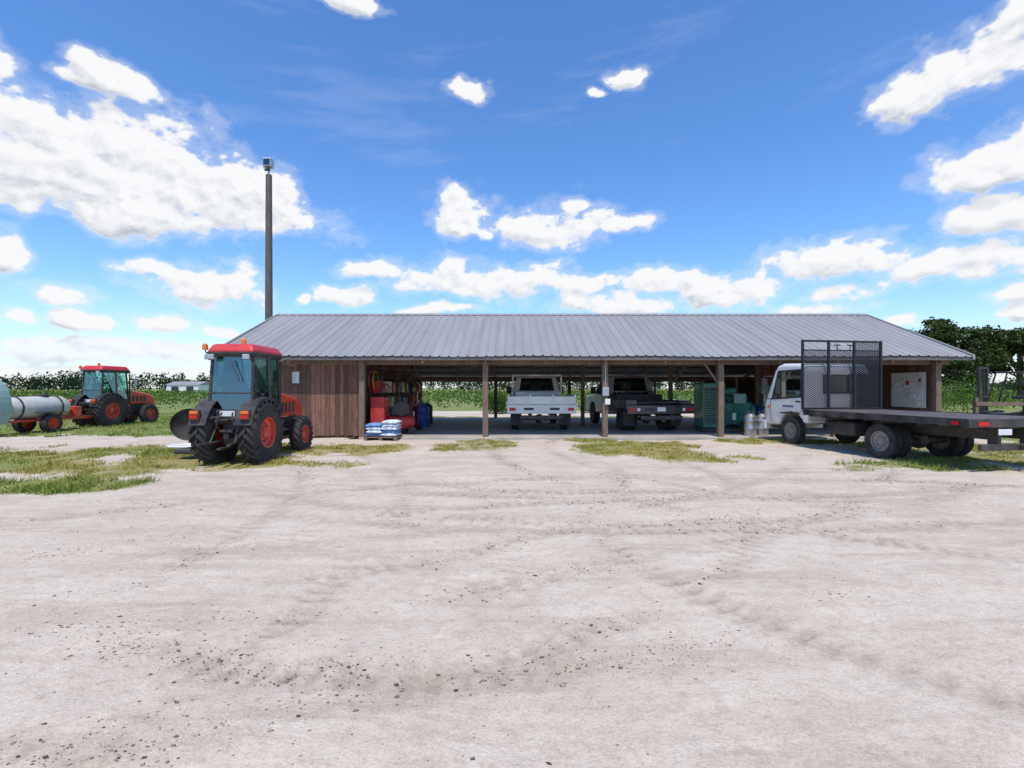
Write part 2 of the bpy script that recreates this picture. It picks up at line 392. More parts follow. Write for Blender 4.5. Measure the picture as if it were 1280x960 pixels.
def leaves(name,C,size,mat,parent=None,asp=.6):
    N=len(C); a=rng.normal(size=(N,3)); a/=np.linalg.norm(a,axis=1)[:,None]; b_=rng.normal(size=(N,3)); b_=np.cross(a,b_); b_/=np.linalg.norm(b_,axis=1)[:,None]
    s=(np.asarray(size)*rng.uniform(.6,1.3,N))[:,None]
    V=np.stack([C-a*s,C-b_*s*asp,C+a*s,C+b_*s*asp],1).reshape(-1,3)
    o=npmesh(name,V,np.arange(4*N).reshape(N,4),mat)
    if parent: o.parent=parent
    return o
M['bark']=pmat('bark',(.12,.095,.07),.9,0,.4,3,.5)
def tree(x,y,h,rad,clumps=70,per=230,leaf=.16,mat=LM,nm='oak_tree'):
    e=empty(nm,(x,y,0)); trunk=h*.3
    bark=M['bark']
    tube('trunk',[(0,0,-.1),(.1*rad*.3,0,trunk*.5),(0,.1,trunk),(.2,.1,h*.6)],h*.03,bark,e,True)
    cs=[]; n=12
    for i in range(n):
        # limbs reach an egg-shaped crown: wide low, narrow high
        f=random.random(); zz=h*(.38+.5*f); q=(.85-.6*f*f)*(.7+.3*random.random())
        a=i*2.4+random.random()*.5
        ex=np.array((math.cos(a)*rad*q,math.sin(a)*rad*q,zz))
        tube(f'limb_{i}',[(0,0,trunk*(.7+.04*i)),(ex[0]*.45,ex[1]*.45,trunk+.5*(zz-trunk)),tuple(ex)],h*.009,bark,e,True)
        for j in range(clumps//n+1):
            c=ex+rng.normal(size=3)*[rad*.15,rad*.15,h*.05]
            sg=rng.uniform(.05,.10)*rad
            cs.append(c+rng.normal(size=(per,3))*[sg*1.2,sg*1.2,sg*.6])
    for j in range(clumps//2):
        u=rng.normal(size=3); u/=np.linalg.norm(u); rr=rng.uniform(.3,.9)
        zz=u[2]*rr; q=1-.35*max(zz,0)
        c=np.array([u[0]*rad*rr*q,u[1]*rad*rr*q,h*.56+zz*h*.4]); sg=rng.uniform(.05,.10)*rad
        if c[2]<h*.2: c[2]=h*rng.uniform(.2,.4)
        cs.append(c+rng.normal(size=(per,3))*[sg*1.2,sg*1.2,sg*.6])
    leaves('crown',np.concatenate(cs),leaf,mat,e)
tree(54.5,59,11.6,5.0,64,170,.19); tree(63.5,60,10.0,4.4,54,160,.19); tree(48.8,66,8.4,3.8,40,150,.2); tree(71,61,8.6,4.6,46,160,.2)
tree(59,74,8.6,5,40,150,.22); tree(43,62,6.0,3.0,30,140,.17); tree(48.5,52,5.2,3.2,32,150,.16,LM); tree(66,50,5.0,3.4,34,150,.16); tree(57.5,50,4.6,3.2,30,150,.16)

def crops():
    cs=[];sz=[]
    yrow=34.0; i=0
    while yrow<150:
        dens=max(2.2,26*(34/yrow)**1.5)
        x0,x1=-1.25*yrow,1.25*yrow
        if yrow<60: x1=min(x1,70)
        n=int((x1-x0)*dens*1.3); X=rng.uniform(x0,x1,n)
        hgt=.45+.8*fbm(X,np.full(n,yrow),.45,4,4)
        z=hgt*np.sqrt(rng.random(n)); Y=yrow+rng.normal(0,.45,n)
        k=fbm(X,np.full(n,yrow),.9,2,9)>.34
        cs.append(np.stack([X,Y,z],-1)[k]); sz.append(np.full(k.sum(),.07*(yrow/34)**.85))
        yrow+=3.2*(1.05**i); i+=1
    leaves('crop_rows',np.concatenate(cs),np.concatenate(sz)*1.3,LB)
crops()
def treeline():
    cs=[];sz=[]
    for X in np.arange(-420,420,2.4):
        Y=250+rng.uniform(-22,22); h=4.6+6.5*float(fbm(np.array([X]),np.array([0.]),.05,4,6)[0])+rng.uniform(-1.5,2.4)
        n=170; u=rng.normal(size=(n,3)); u/=np.linalg.norm(u,axis=1)[:,None]; rr=rng.random(n)[:,None]**.4
        w=rng.uniform(2.4,4.8); c=u*rr*[w,w,h*.5]+[X,Y,h*.5]; cs.append(c); sz.append(np.full(n,.55))
    leaves('tree_line',np.concatenate(cs),np.concatenate(sz),LT)
treeline()
def shrubs(nm,x,y,r,h,n):
    u=rng.normal(size=(n,3)); u/=np.linalg.norm(u,axis=1)[:,None]; rr=rng.random(n)[:,None]**.5
    c=u*rr*[r,r*.6,h*.55]+[0,0,h*.5]; c[:,2]=np.maximum(c[:,2],.02)
    c+=rng.normal(0,.12,c.shape)
    o=leaves(nm,c,.06,LB); o.location=(x,y,0)
for q in[(20,27,2.2,1.6),(24,29,2.5,1.9),(17.5,30,2,1.5),(28,30,3,2.2),(-.9,29.8,1.0,1.3),(8.0,30.5,2.2,1.3),(5.3,31,1.0,.9)]: shrubs('shrub',q[0],q[1],q[2],q[3],3000)

# ------------------------------------------------------------ barn
barn=empty('pole_barn')
EY,EZ=14.8,2.58; RY,RZ=19.4,4.57; BY=25.0; SL=(RZ-EZ)/(RY-EY); BZ=RZ-SL*(BY-RY)
XL,XR=-9.45,14.25
def rz(y): return EZ+SL*(y-EY) if y<RY else RZ-SL*(y-RY)
mroof,nt,b=newmat('galvanised_roof')
tc=nt.n('ShaderNodeTexCoord').outputs['Object']
n1=nt.noise(nt.scale(tc,(1.1,.12,.12)),2,4,.6); n2=nt.noise(tc,.6,4,.65)
c=nt.mix(nt.mr(n1,.3,.7),(.27,.26,.255),(.35,.34,.33)); c=nt.mix(nt.mr(n2,.5,.75,0,.35),c,(.22,.205,.195))
nt.l(c,b.inputs['Base Color']); b.inputs['Metallic'].default_value=.15; nt.l(nt.mr(n2,.3,.7,.5,.68),b.inputs['Roughness'])
prof=[];x=XL;pitch=.29
while x<XR-.001:
    for dx,h in((0,0),(pitch-.085,0),(pitch-.06,.028),(pitch-.025,.028)):
        if x+dx<=XR: prof.append((x+dx,h))
    x+=pitch
prof.append((XR,0))
def slope(name,y0,z0,y1,z1):
    V=[];F=[];n=len(prof);K=12
    for k in range(K+1):
        t=k/K
        for px_,h in prof:
            sag=(.012*math.sin(px_*1.6+1)+.008*math.sin(px_*.7))*(1-t)
            V.append((px_,y0+(y1-y0)*t,z0+(z1-z0)*t+h+sag))
    for k in range(K):
        for i in range(n-1): F.append((k*n+i,k*n+i+1,(k+1)*n+i+1,(k+1)*n+i))
    o=mk(name,V,F,mroof,barn); return o
slope('roof_front',EY,EZ,RY,RZ); slope('roof_back',BY,BZ,RY,RZ)
prism('ridge_cap',[(RY-.2,RZ-.05),(RY,RZ+.045),(RY+.2,RZ-.05),(RY+.2,RZ-.065),(RY,RZ+.03),(RY-.2,RZ-.065)],XL-.02,XR+.02,mroof,barn)
for xx,nm in((XL,'gable_trim_left'),(XR,'gable_trim_right')):
    for a,bb,s in((EY,RY,'f'),(BY,RY,'b')):
        za,zb=rz(a),rz(bb); 
        hexa(nm+s,[(xx-.035,a,za-.1),(xx+.035,a,za-.1),(xx+.035,bb,zb-.1),(xx-.035,bb,zb-.1)],[(xx-.035,a,za+.045),(xx+.035,a,za+.045),(xx+.035,bb,zb+.045),(xx-.035,bb,zb+.045)],mroof,barn)
pl=[]
for y in np.arange(EY+.12,BY,.55):
    z=rz(y)-.035; pl.append((XL+.06,XR-.06,y-.02,y+.02,z-.1,z-.01))
boxes('purlins',pl,M['purlin'],barn)
PX=[-4.74,-.84,2.94,6.6,10.2,13.45]
V=[];F=[]
for x in sorted(PX+[-9.1,-7,-2.8,1.05,4.8,8.4,11.9]):
    for a,bb in((EY+.2,RY),(BY-.1,RY)):
        za,zb=rz(a)-.15,rz(bb)-.15; o=len(V)
        V+=[(x-.03,a,za-.15),(x+.03,a,za-.15),(x+.03,bb,zb-.15),(x-.03,bb,zb-.15),(x-.03,a,za),(x+.03,a,za),(x+.03,bb,zb),(x-.03,bb,zb)]; F+=[tuple(i+o for i in f) for f in BF]
mk('rafters',V,F,M['purlin'],barn)
box('front_header',XL+.3,XR-.3,15.3,15.35,2.34,2.54,M['wood'],barn)
box('front_fascia',XL+.05,XR-.05,EY+.03,EY+.06,2.46,2.565,pmat('fascia',(.13,.12,.115),.7,0,.3,3),barn)
box('back_header',-5,13.6,24.8,24.85,1.92,2.1,M['purlin'],barn)
for i,x in enumerate(PX):
    box(f'front_post_{i}',x-.085,x+.085,15.12,15.29,0,2.5,M['wood'],barn,bevel=.012)
    box(f'back_post_{i}',x-.08,x+.08,24.6,24.76,0,2.1,M['wood'],barn,bevel=.01)
for x in(-4.74,2.94,6.6,10.2): box('mid_post',x-.07,x+.07,19.9,20.04,0,4.1,M['wood'],barn)
for x in (6.6,10.2):
    hexa('brace',[(x-.11,15.18,1.75),(x-.05,15.18,1.75),(x-.05,15.23,1.75),(x-.11,15.23,1.75)],[(x-.58,15.18,2.45),(x-.52,15.18,2.45),(x-.52,15.23,2.45),(x-.58,15.23,2.45)],M['wood'],barn)
def boards(name,p0,p1,z0,topf,w=.15,t=.022,mat=None):
    p0=Vector(p0);p1=Vector(p1);L=(p1-p0).length;d=(p1-p0)/L;nrm=Vector((-d.y,d.x)); V=[];F=[]
    s=0
    while s<L-.01:
        ww=min(w*random.uniform(.85,1.1),L-s); a=p0+d*s; b_=p0+d*(s+ww-.008); j=random.uniform(0,.008)
        za=topf(a); zb=topf(b_); zz=z0+random.uniform(0,.06); o=len(V)
        q=[a+nrm*j,b_+nrm*j,b_+nrm*(j+t),a+nrm*(j+t)]
        V+=[(k.x,k.y,zz) for k in q]+[(q[0].x,q[0].y,za),(q[1].x,q[1].y,zb),(q[2].x,q[2].y,zb),(q[3].x,q[3].y,za)]
        F+=[tuple(i+o for i in f) for f in BF]; s+=ww
    return mk(name,V,F,mat or M['siding'],barn)
boards('siding_front_left',(-9.1,15.30),(-4.85,15.30),.05,lambda p:2.46)
boards('siding_left_gable',(-9.1,24.75),(-9.1,15.32),.05,lambda p:rz(p.y)-.16)
boards('siding_room_side',(-4.9,15.4),(-4.9,24.7),.05,lambda p:rz(p.y)-.3)
boards('siding_back_left',(-4.9,24.75),(-9.1,24.75),.05,lambda p:2.0)
boards('siding_right_gable',(13.52,15.35),(13.52,24.75),.05,lambda p:rz(p.y)-.16)
boards('siding_back_right',(13.5,24.75),(9.9,24.75),.05,lambda p:2.0)
boards('partition_right',(10.2,20.1),(13.4,20.1),.05,lambda p:2.9)
conc=pmat('concrete_floor',(.42,.38,.33),.85,0,.25,.9,.25,.4,dirtcol=(.24,.20,.165))
box('floor_slab',-4.8,13.4,15.02,25.3,-.1,.055,conc,barn,bevel=.015)
nb=empty('notice_board',(13.42,0,0))
box('panel',-.03,-.005,15.55,16.95,.95,2.12,pmat('board_white',(.72,.72,.68),.6,0,.08,5,0,.2),nb)
boxes('sheets',[(-.04,-.033,15.62,15.95,1.55,2.03),(-.04,-.033,16.1,16.5,1.3,1.95),(-.04,-.033,16.55,16.88,1.5,1.85),(-.04,-.033,15.65,16.0,1.02,1.45)],pmat('notice_paper',(.6,.62,.58),.7,0,.5,12,island=.2),nb)
boxes('sheets_dark',[(-.046,-.041,16.18,16.3,1.7,1.85),(-.046,-.041,15.7,15.8,1.8,1.9)],M['rededge'],nb)
eb=empty('electric_box',(2.94,15.08,0)); box('case',-.1,.1,-.06,.03,1.35,1.62,M['alu'],eb,.01); tube('conduit',[(0,0,1.62),(0,0.0,2.4)],.014,M['alu'],eb); box('lower_case',-.02,.14,-.05,.03,1.08,1.26,M['white'],eb,.01)
cb_=empty('hanging_cable',(0,0,0)); tube('cable_a',[(-4.7,15.6,2.2),(-4.2,15.7,1.7),(-3.6,15.9,1.45),(-3.2,16.2,2.3)],.012,M['black'],cb_,True); tube('cable_b',[(-4.7,15.5,2.3),(-3.2,15.4,2.05),(-.9,15.4,2.3)],.01,M['black'],cb_,True)

# ------------------------------------------------------------ light pole
lp=empty('light_pole',(-11.65,23,0))
M['poleg']=pmat('pole_grey',(.12,.10,.085),.85,0,.35,5,.4,0,stretch=(5,5,.5))
lathe('pole',[(.18,0),(.165,6),(.14,11.8),(0,11.8)],16,M['poleg'],lp,axis='Z')
tube('bracket',[(0,0,11.7),(0,0,12.2)],.03,M['steel'],lp)
box('floodlight',-.2,.2,-.22,.12,12.15,12.55,M['alu'],lp,.03); box('lamp_glass',-.15,.15,-.235,-.222,12.2,12.48,M['dglass'],lp)
box('floodlight_arm',-.2,.05,-.05,.05,12.02,12.09,M['steel'],lp)

# ------------------------------------------------------------ tractors
def tractor(x,y,rz_=0,impl=True):
    t=empty('tractor',(x,y,0),rz_)
    wheel(t,'rear_wheel_l',-.47,0,.65,.36,.32,M['red'],-1,22); wheel(t,'rear_wheel_r',.47,0,.65,.36,.32,M['red'],1,22)
    wheel(t,'front_wheel_l',-.5,1.95,.43,.27,.22,M['red'],-1,18); wheel(t,'front_wheel_r',.5,1.95,.43,.27,.22,M['red'],1,18)
    box('transmission',-.2,.2,-.3,1.3,.42,.95,M['steel'],t,.04)
    cyl('rear_axle',.12,-.35,.35,M['steel'],t,(0,0,.67),'X'); cyl('front_axle',.07,-.42,.42,M['steel'],t,(0,1.95,.45),'X')
    box('engine',-.2,.2,1.2,2.4,.45,.9,M['steel'],t,.03)
    prism('hood',[(1.0,.88),(1.0,1.48),(1.5,1.46),(2.2,1.34),(2.5,1.2),(2.58,.95),(2.55,.62),(2.35,.6),(2.3,.88)],-.29,.29,M['red'],t,.06)
    boxes('hood_vents',[(s*.293-.004,s*.293+.004,1.3+k*.2,1.42+k*.2,1.0,1.25) for s in(-1,1) for k in range(4)],M['black'],t)
    box('side_panel_r',.25,.3,.75,1.2,.6,1.0,M['red'],t,.02); box('side_panel_l',-.3,-.25,.75,1.2,.6,1.0,M['red'],t,.02)
    tube('exhaust',[(.33,1.15,.9),(.36,1.1,1.3),(.36,1.1,2.2)],.03,M['steel'],t)
    for s in(-1,1):
        pr=[];pi=[]
        for k in range(13):
            a=R(165-k*11.5); pr.append((.75*math.cos(a),.66+.75*math.sin(a))); pi.append((.72*math.cos(a),.66+.72*math.sin(a)))
        pr=pr+pi[::-1]; S='r' if s>0 else 'l'
        prism('fender_'+S,pr,s*.28 if s>0 else -.60,.60 if s>0 else -.28,M['black'],t)
        prism('fender_lip_'+S,pr[:13]+[(p[0]*.94,(p[1]-.66)*.94+.66) for p in pi[::-1]],s*.602,s*.62,M['black'],t)
        box('tail_lamp_'+S,s*.5-.08,s*.5+.08,-.765,-.73,.98,1.06,M['lens_r'],t,.01); box('indicator_'+S,s*.5-.08,s*.5+.08,-.755,-.72,1.075,1.14,M['lens_o'],t,.01)
        box('lamp_bracket_'+S,s*.5-.1,s*.5+.1,-.73,-.66,.95,1.16,M['black'],t,.01)
    box('cab_floor',-.44,.44,-.25,1.0,.86,1.06,M['black'],t,.03)
    box('cab_lower_rear',-.40,.40,-.36,-.255,.85,1.16,M['black'],t,.03)
    def pillar(n,a,b_,r=.03): tube(n,[a,b_],r,M['black'],t)
    bz,tz=1.1,2.28
    B={'rl':(-.44,-.34,bz),'rr':(.44,-.34,bz),'ml':(-.53,.3,bz),'mr':(.53,.3,bz),'fl':(-.40,1.0,bz),'fr':(.40,1.0,bz)}
    T={'rl':(-.42,-.24,tz),'rr':(.42,-.24,tz),'ml':(-.46,.3,tz),'mr':(.46,.3,tz),'fl':(-.41,.86,tz),'fr':(.41,.86,tz)}
    for k in B: pillar('pillar_'+k,B[k],T[k],.032)
    lo=['rl','ml','fl','fr','mr','rr']
    for i in range(6):
        a,b_=lo[i],lo[(i+1)%6]; pillar('sill_%d'%i,B[a],B[b_],.03); pillar('top_rail_%d'%i,T[a],T[b_],.03)
        mk('window_%d'%i,[B[a],B[b_],T[b_],T[a]],[(0,1,2,3)],M['glass'],t)
    pillar('rear_window_bar',(-.44,-.32,1.5),(.44,-.32,1.5),.014); pillar('wiper',(0,-.34,2.2),(.2,-.36,1.75),.01)
    frus('roof_lower',(-.47,.47,-.34,.98),2.27,(-.49,.49,-.37,1.02),2.36,M['black'],t,.03)
    frus('roof_upper',(-.50,.50,-.38,1.03),2.345,(-.41,.41,-.26,.9),2.53,M['roofred'],t,.06)
    for s in(-1,1):
        box('work_lamp_%d'%s,s*.36-.07,s*.36+.07,-.44,-.38,2.19,2.30,M['alu'],t,.015); box('work_lamp_front_%d'%s,s*.38-.07,s*.38+.07,1.0,1.06,2.22,2.33,M['alu'],t,.015)
        tube('mirror_arm_%d'%s,[(s*.42,.95,2.15),(s*.78,.95,2.12),(s*.80,.95,1.7)],.012,M['black'],t); box('mirror_%d'%s,s*.8-.09,s*.8+.09,.93,.98,1.68,2.0,M['black'],t,.02)
    box('mirror_glass',.72,.88,.922,.928,1.71,1.97,M['alu'],t)
    tube('beacon_stalk',[(-.46,-.2,2.3),(-.56,-.24,2.34),(-.58,-.24,2.4)],.012,M['black'],t)
    lathe('beacon_lamp',[(.055,0),(.055,.1),(.03,.13),(0,.13)],14,M['lens_o'],t,(-.58,-.24,2.4),'Z'); lathe('beacon_lamp_r',[(.05,0),(.05,.09),(.03,.12),(0,.12)],14,M['lens_o'],t,(.2,-.2,2.52),'Z')
    box('seat_base',-.24,.24,.0,.45,1.1,1.32,M['seat'],t,.05); frus('seat_back',(-.23,.23,-.1,.02),1.3,(-.2,.2,-.16,-.08),1.8,M['seat'],t,.04)
    box('dash',-.28,.28,.72,.95,1.06,1.5,M['black'],t,.05)
    lathe('steering_wheel',[(.17,-.012),(.185,0),(.17,.012),(.155,0),(.17,-.012)],24,M['black'],t,(0,.6,1.58),'Z',rot=(R(-30),0,0)); tube('column',[(0,.75,1.35),(0,.6,1.57)],.025,M['black'],t)
    for s in(-1,1):
        tube('lower_link_%d'%s,[(s*.16,-.15,.5),(s*.3,-.95,.48)],.028,M['steel'],t); tube('lift_rod_%d'%s,[(s*.2,-.3,1.05),(s*.25,-.62,.5)],.02,M['steel'],t); tube('lift_arm_%d'%s,[(s*.14,-.2,.95),(s*.22,-.62,1.0)],.03,M['steel'],t)
        tube('remote_hose_%d'%s,[(s*.1,-.42,1.12),(s*.14,-.58,1.0),(s*.2,-.5,.75),(s*.12,-.35,.7)],.014,M['black'],t,True)
    tube('top_link',[(0,-.35,.92),(0,-.85,.95)],.025,M['steel'],t); cyl('pto',.05,-.5,-.3,M['steel'],t,(0,0,.6),'Y'); box('pto_guard',-.13,.13,-.5,-.3,.7,.74,M['black'],t); box('drawbar',-.04,.04,-.75,-.2,.36,.4,M['steel'],t,.005); box('valve_block',-.2,.2,-.43,-.365,.93,1.1,M['steel'],t,.02)
    box('fuel_tank_r',.22,.44,.62,1.05,.5,.84,M['black'],t,.05); box('fuel_tank_l',-.44,-.22,.62,1.05,.5,.84,M['black'],t,.05)
    boxes('steps',[(.45,.6,.75,1.0,.42,.45),(.45,.6,.75,1.0,.62,.65),(-.6,-.45,.75,1.0,.42,.45),(-.6,-.45,.75,1.0,.62,.65)],M['black'],t)
    box('plate',-.15,.15,-.452,-.44,1.02,1.13,M['plate'],t)
    if impl:
        lathe('side_mower_dish',[(0,.06),(.22,.05),(.33,.0),(.36,-.05),(.36,-.08),(.3,-.04),(0,-.02)],28,M['black'],t,(-1.42,.55,.78),'Y',rot=(0,0,R(35)))
        tube('side_arm',[(-.3,1.1,.5),(-.9,.9,.75),(-1.4,.6,.8)],.035,M['steel'],t); tube('side_arm_brace',[(-1.4,.6,.78),(-1.35,.55,.3)],.03,M['steel'],t); box('side_mower_skid',-1.62,-1.1,.3,.85,.14,.24,M['steel'],t,.03)
    return t
tractor(-5.85,10.3,R(1)); tractor(-17.3,20.1,R(-4),False)
tube('garden_hose',[(-7.6,12.6,.05),(-8.1,12.8,.05),(-8.8,12.5,.05),(-9.3,12.8,.05),(-8.6,13.3,.05),(-8.0,13.0,.05)],.035,M['white'],None,True)

# ------------------------------------------------------------ orchard sprayer
s=empty('orchard_sprayer',(-17.1,17.1,0),R(-2))
lathe('tank',[(0,-1.1),(.18,-1.09),(.32,-1.03),(.38,-.9),(.40,0),(.38,.9),(.32,1.03),(.18,1.09),(0,1.1)],36,M['tankwhite'],s,(0,.1,.9),'Y')
for yy in(-.65,.75): lathe('tank_band',[(.407,-.03),(.415,-.03),(.415,.03),(.407,.03)],36,M['steel'],s,(0,yy,.9),'Y')
lathe('lid',[(.18,0),(.18,.08),(.1,.11),(0,.11)],20,M['black'],s,(0,.35,1.28),'Z')
box('frame',-.35,.35,-1.3,1.3,.42,.5,M['red'],s,.01); hexa('drawbar',[(-.05,1.3,.4),(.05,1.3,.4),(.05,2.6,.4),(-.05,2.6,.4)],[(-.05,1.3,.5),(.05,1.3,.5),(.05,2.6,.48),(-.05,2.6,.48)],M['red'],s)
wheel(s,'wheel_r',.5,.2,.34,.24,.19,M['red'],1); wheel(s,'wheel_l',-.5,.2,.34,.24,.19,M['red'],-1)
box('mudguard',.38,.66,-.25,.65,.72,.745,M['steel'],s,.01)
lathe('fan_ring',[(.55,-.16),(.63,-.16),(.63,.16),(.55,.16),(.51,.1),(.55,-.16)],36,M['teal'],s,(0,-1.5,.9),'Y')
lathe('fan_cone',[(.2,.3),(.44,.1),(.5,0)],30,M['teal'],s,(0,-1.5,.9),'Y')
boxes('fan_guard',[(-.5,.5,-1.68,-1.67,.9+z-.008,.9+z+.008) for z in np.linspace(-.36,.36,12)],M['black'],s)
for q in(-1,1):
    V=[]
    for k in range(9):
        a=R(70-k*14); rr_=.70+.22*math.sin(max(a,0))**2
        for yy in(-1.72,-1.28): V.append((q*(rr_*math.cos(a)),yy,.92+rr_*1.1*math.sin(a)))
    F=[(2*k,2*k+1,2*k+3,2*k+2) for k in range(8)]
    o=mk('deflector',V,F,M['teal'],s); so=o.modifiers.new('s','SOLIDIFY'); so.thickness=.03
box('pump_box',-.3,.3,1.31,1.6,.5,.9,M['red'],s,.03)

# ------------------------------------------------------------ cabover flatbed truck
t=empty('flatbed_truck',(9.35,11.05,0),R(9))
for sx in(-1,1):
    wheel(t,'rear_outer_%d'%sx,sx*.94,0,.395,.21,.22,M['grayrim'],sx); wheel(t,'rear_inner_%d'%sx,sx*.69,0,.395,.21,.22,M['grayrim'],sx); wheel(t,'front_%d'%sx,sx*.88,2.85,.395,.22,.22,M['grayrim'],sx)
cyl('rear_axle',.08,-.8,.8,M['steel'],t,(0,0,.4),'X'); lathe('differential',[(0,-.18),(.17,-.1),(.19,0),(.17,.1),(0,.18)],16,M['steel'],t,(0,0,.4),'X')
boxes('chassis_rails',[(-.42,-.34,-1.7,3.6,.6,.8),(.34,.42,-1.7,3.6,.6,.8)],M['steel'],t)
boxes('bed_crossmembers',[(-1.1,1.1,y-.03,y+.03,.84,.93) for y in np.arange(-1.8,2.0,.42)],M['steel'],t)
box('bed_deck',-1.2,1.2,-1.95,2.05,.935,1.01,M['deck'],t,.008)
boxes('bed_side_rails',[(-1.235,-1.203,-1.97,2.05,.88,1.025),(1.203,1.235,-1.97,2.05,.88,1.025)],M['black'],t)
box('bed_tail_rail',-1.24,1.24,-2.02,-1.972,.86,1.02,M['black'],t,.005)
boxes('tail_lamps',[(-1.05,-.8,-2.035,-2.022,.89,.97),(.8,1.05,-2.035,-2.022,.89,.97),(-1.265,-1.252,-1.85,-1.72,.91,.97)],M['lens_r'],t)
boxes('rub_rail_stakes',[(sx*1.25-.012,sx*1.25+.012,y-.03,y+.03,.88,1.01) for sx in(-1,1) for y in np.arange(-1.6,2,.5)],M['black'],t)
box('rear_bumper',-.9,.9,-1.98,-1.9,.42,.54,M['steel'],t,.01); boxes('bumper_hangers',[(-.42,-.34,-1.89,-1.71,.5,.84),(.34,.42,-1.89,-1.71,.5,.84)],M['steel'],t); box('tow_hitch',-.05,.05,-2.3,-1.99,.44,.52,M['steel'],t,.005); lathe('tow_ball',[(0,0),(.02,0),(.02,.03),(.035,.06),(0,.09)],12,M['alu'],t,(0,-2.24,.52),'Z')
boxes('leaf_springs',[(sx*.5-.04,sx*.5+.04,-.6,.6,.5,.56) for sx in(-1,1)],M['steel'],t)
box('fuel_tank',-.95,-.5,.75,1.6,.42,.78,M['black'],t,.06); box('tool_box',.5,1.0,.7,1.6,.42,.8,M['black'],t,.02); box('plate',-.6,-.3,-2.034,-2.024,.72,.83,M['plate'],t)
cab=[(2.2,.62),(2.2,2.05),(2.25,2.2),(2.4,2.28),(3.15,2.31),(3.36,2.25),(3.48,2.12),(3.85,1.32),(3.93,1.1),(3.95,.8),(3.92,.5),(3.3,.5),(3.27,.72),(3.1,.86),(2.85,.92),(2.6,.86),(2.43,.72),(2.4,.62)]
prism('cab_shell',cab,-.98,.98,M['white'],t,.09)
for sx in(-1,1):
    x=sx*.986
    mk('side_window_%d'%sx,[(sx*.988,2.45,1.38),(sx*.988,3.55,1.30),(sx*.988,3.3,2.06),(sx*.988,2.45,2.08)],[(0,1,2,3)],M['dglass'],t)
    mk('side_window_trim_%d'%sx,[(sx*.983,2.40,1.33),(sx*.983,3.62,1.25),(sx*.983,3.33,2.11),(sx*.983,2.40,2.13)],[(0,1,2,3)],M['black'],t)
    for nm,a,b_ in(('door_gap_r',(x,2.36,.95),(x,2.36,2.1)),('door_gap_f',(x,3.6,.6),(x,3.66,1.25)),('door_gap_b',(x,2.36,.95),(x,2.62,.92))): tube(nm+str(sx),[a,b_],.006,M['black'],t)
    box('door_handle_%d'%sx,sx*.99-.012,sx*.99+.012,2.45,2.62,1.2,1.24,M['black'],t,.004)
    tube('mirror_arm_%d'%sx,[(sx*.98,3.55,1.95),(sx*1.2,3.65,1.95),(sx*1.2,3.65,1.35),(sx*.98,3.62,1.25)],.014,M['black'],t); box('mirror_%d'%sx,sx*1.2-.09,sx*1.2+.09,3.6,3.66,1.42,1.88,M['black'],t,.02)
    box('step_%d'%sx,sx*.93-.07,sx*.93+.07,3.28,3.6,.42,.5,M['black'],t,.01)
    box('wheel_arch_%d'%sx,sx*.94-.05,sx*.94+.05,2.45,3.25,.86,.9,M['black'],t,.01)
    box('side_marker_%d'%sx,sx*.99-.01,sx*.99+.01,3.68,3.76,1.0,1.08,M['lens_o'],t)
mk('windscreen',[(-.85,3.86,1.36),(.85,3.86,1.36),(.8,3.52,2.1),(-.8,3.52,2.1)],[(0,1,2,3)],M['dglass'],t)
box('rear_window_trim',-.5,.5,2.188,2.196,1.45,1.97,M['black'],t); box('rear_window',-.46,.46,2.178,2.186,1.49,1.93,M['dglass'],t)
lt=pmat('door_lettering',(.04,.08,.22),.5,0,.3,30)
boxes('door_lettering',[(-.99,-.984,2.72+k*.07,2.77+k*.07,1.05,1.11) for k in range(6)],lt,t)
box('front_bumper',-1.0,1.0,3.85,4.03,.35,.62,M['white'],t,.03); box('grille',-.7,.7,3.955,3.97,.75,1.0,M['black'],t)
box('air_intake',.55,.85,2.12,2.18,.9,2.0,M['black'],t,.02)
gx0,gx1,gz0,gz1,gy=-1.22,1.2,1.015,2.9,2.08
fr=[]
for x in(gx0,-.43,.36,gx1): fr.append((x-.028,x+.028,gy-.026,gy+.026,gz0,gz1))
for z in(gz0+.03,gz1-.03): fr.append((gx0+.028,gx1-.028,gy-.022,gy+.022,z-.026,z+.026))
boxes('headboard_frame',fr,M['gate'],t)
boxes('headboard_hooks',[(x-.09,x+.09,gy-.045,gy-.03,gz1-.15,gz1-.12) for x in(-.2,.2)]+[(x-.012,x+.012,gy-.04,gy-.03,gz1-.3,gz1-.15) for x in(-.2,.2)],M['gate'],t)
V=[];F=[];sp_=.062
def strand(x0,z0,x1,z1,dy):
    o=len(V); dx,dz=x1-x0,z1-z0; L=math.hypot(dx,dz)
    if L<.02: return
    nx_,nz_=-dz/L*.0085,dx/L*.0085
    V.extend([(x0-nx_,gy+dy,z0-nz_),(x1-nx_,gy+dy,z1-nz_),(x1+nx_,gy+dy,z1+nz_),(x0+nx_,gy+dy,z0+nz_)]); F.append((o,o+1,o+2,o+3))
sl=.55
for zt,dy,xa,xb in((2.62,0,gx0,gx1),(2.88,.012,.36,gx1)):
    H=zt-gz0;W=xb-xa
    k=-H/sl
    while k<W:
        za=max(0,-k*sl); zb=min(H,(W-k)*sl)
        if zb>za:
            strand(xa+k+za/sl,gz0+za,xa+k+zb/sl,gz0+zb,dy); strand(xb-(k+za/sl),gz0+za,xb-(k+zb/sl),gz0+zb,dy+.004)
        k+=sp_*1.6
mk('headboard_mesh',V,F,M['gate'],t)
box('mesh_top_bar',gx0+.03,gx1-.03,gy-.015,gy+.015,2.61,2.64,M['gate'],t)

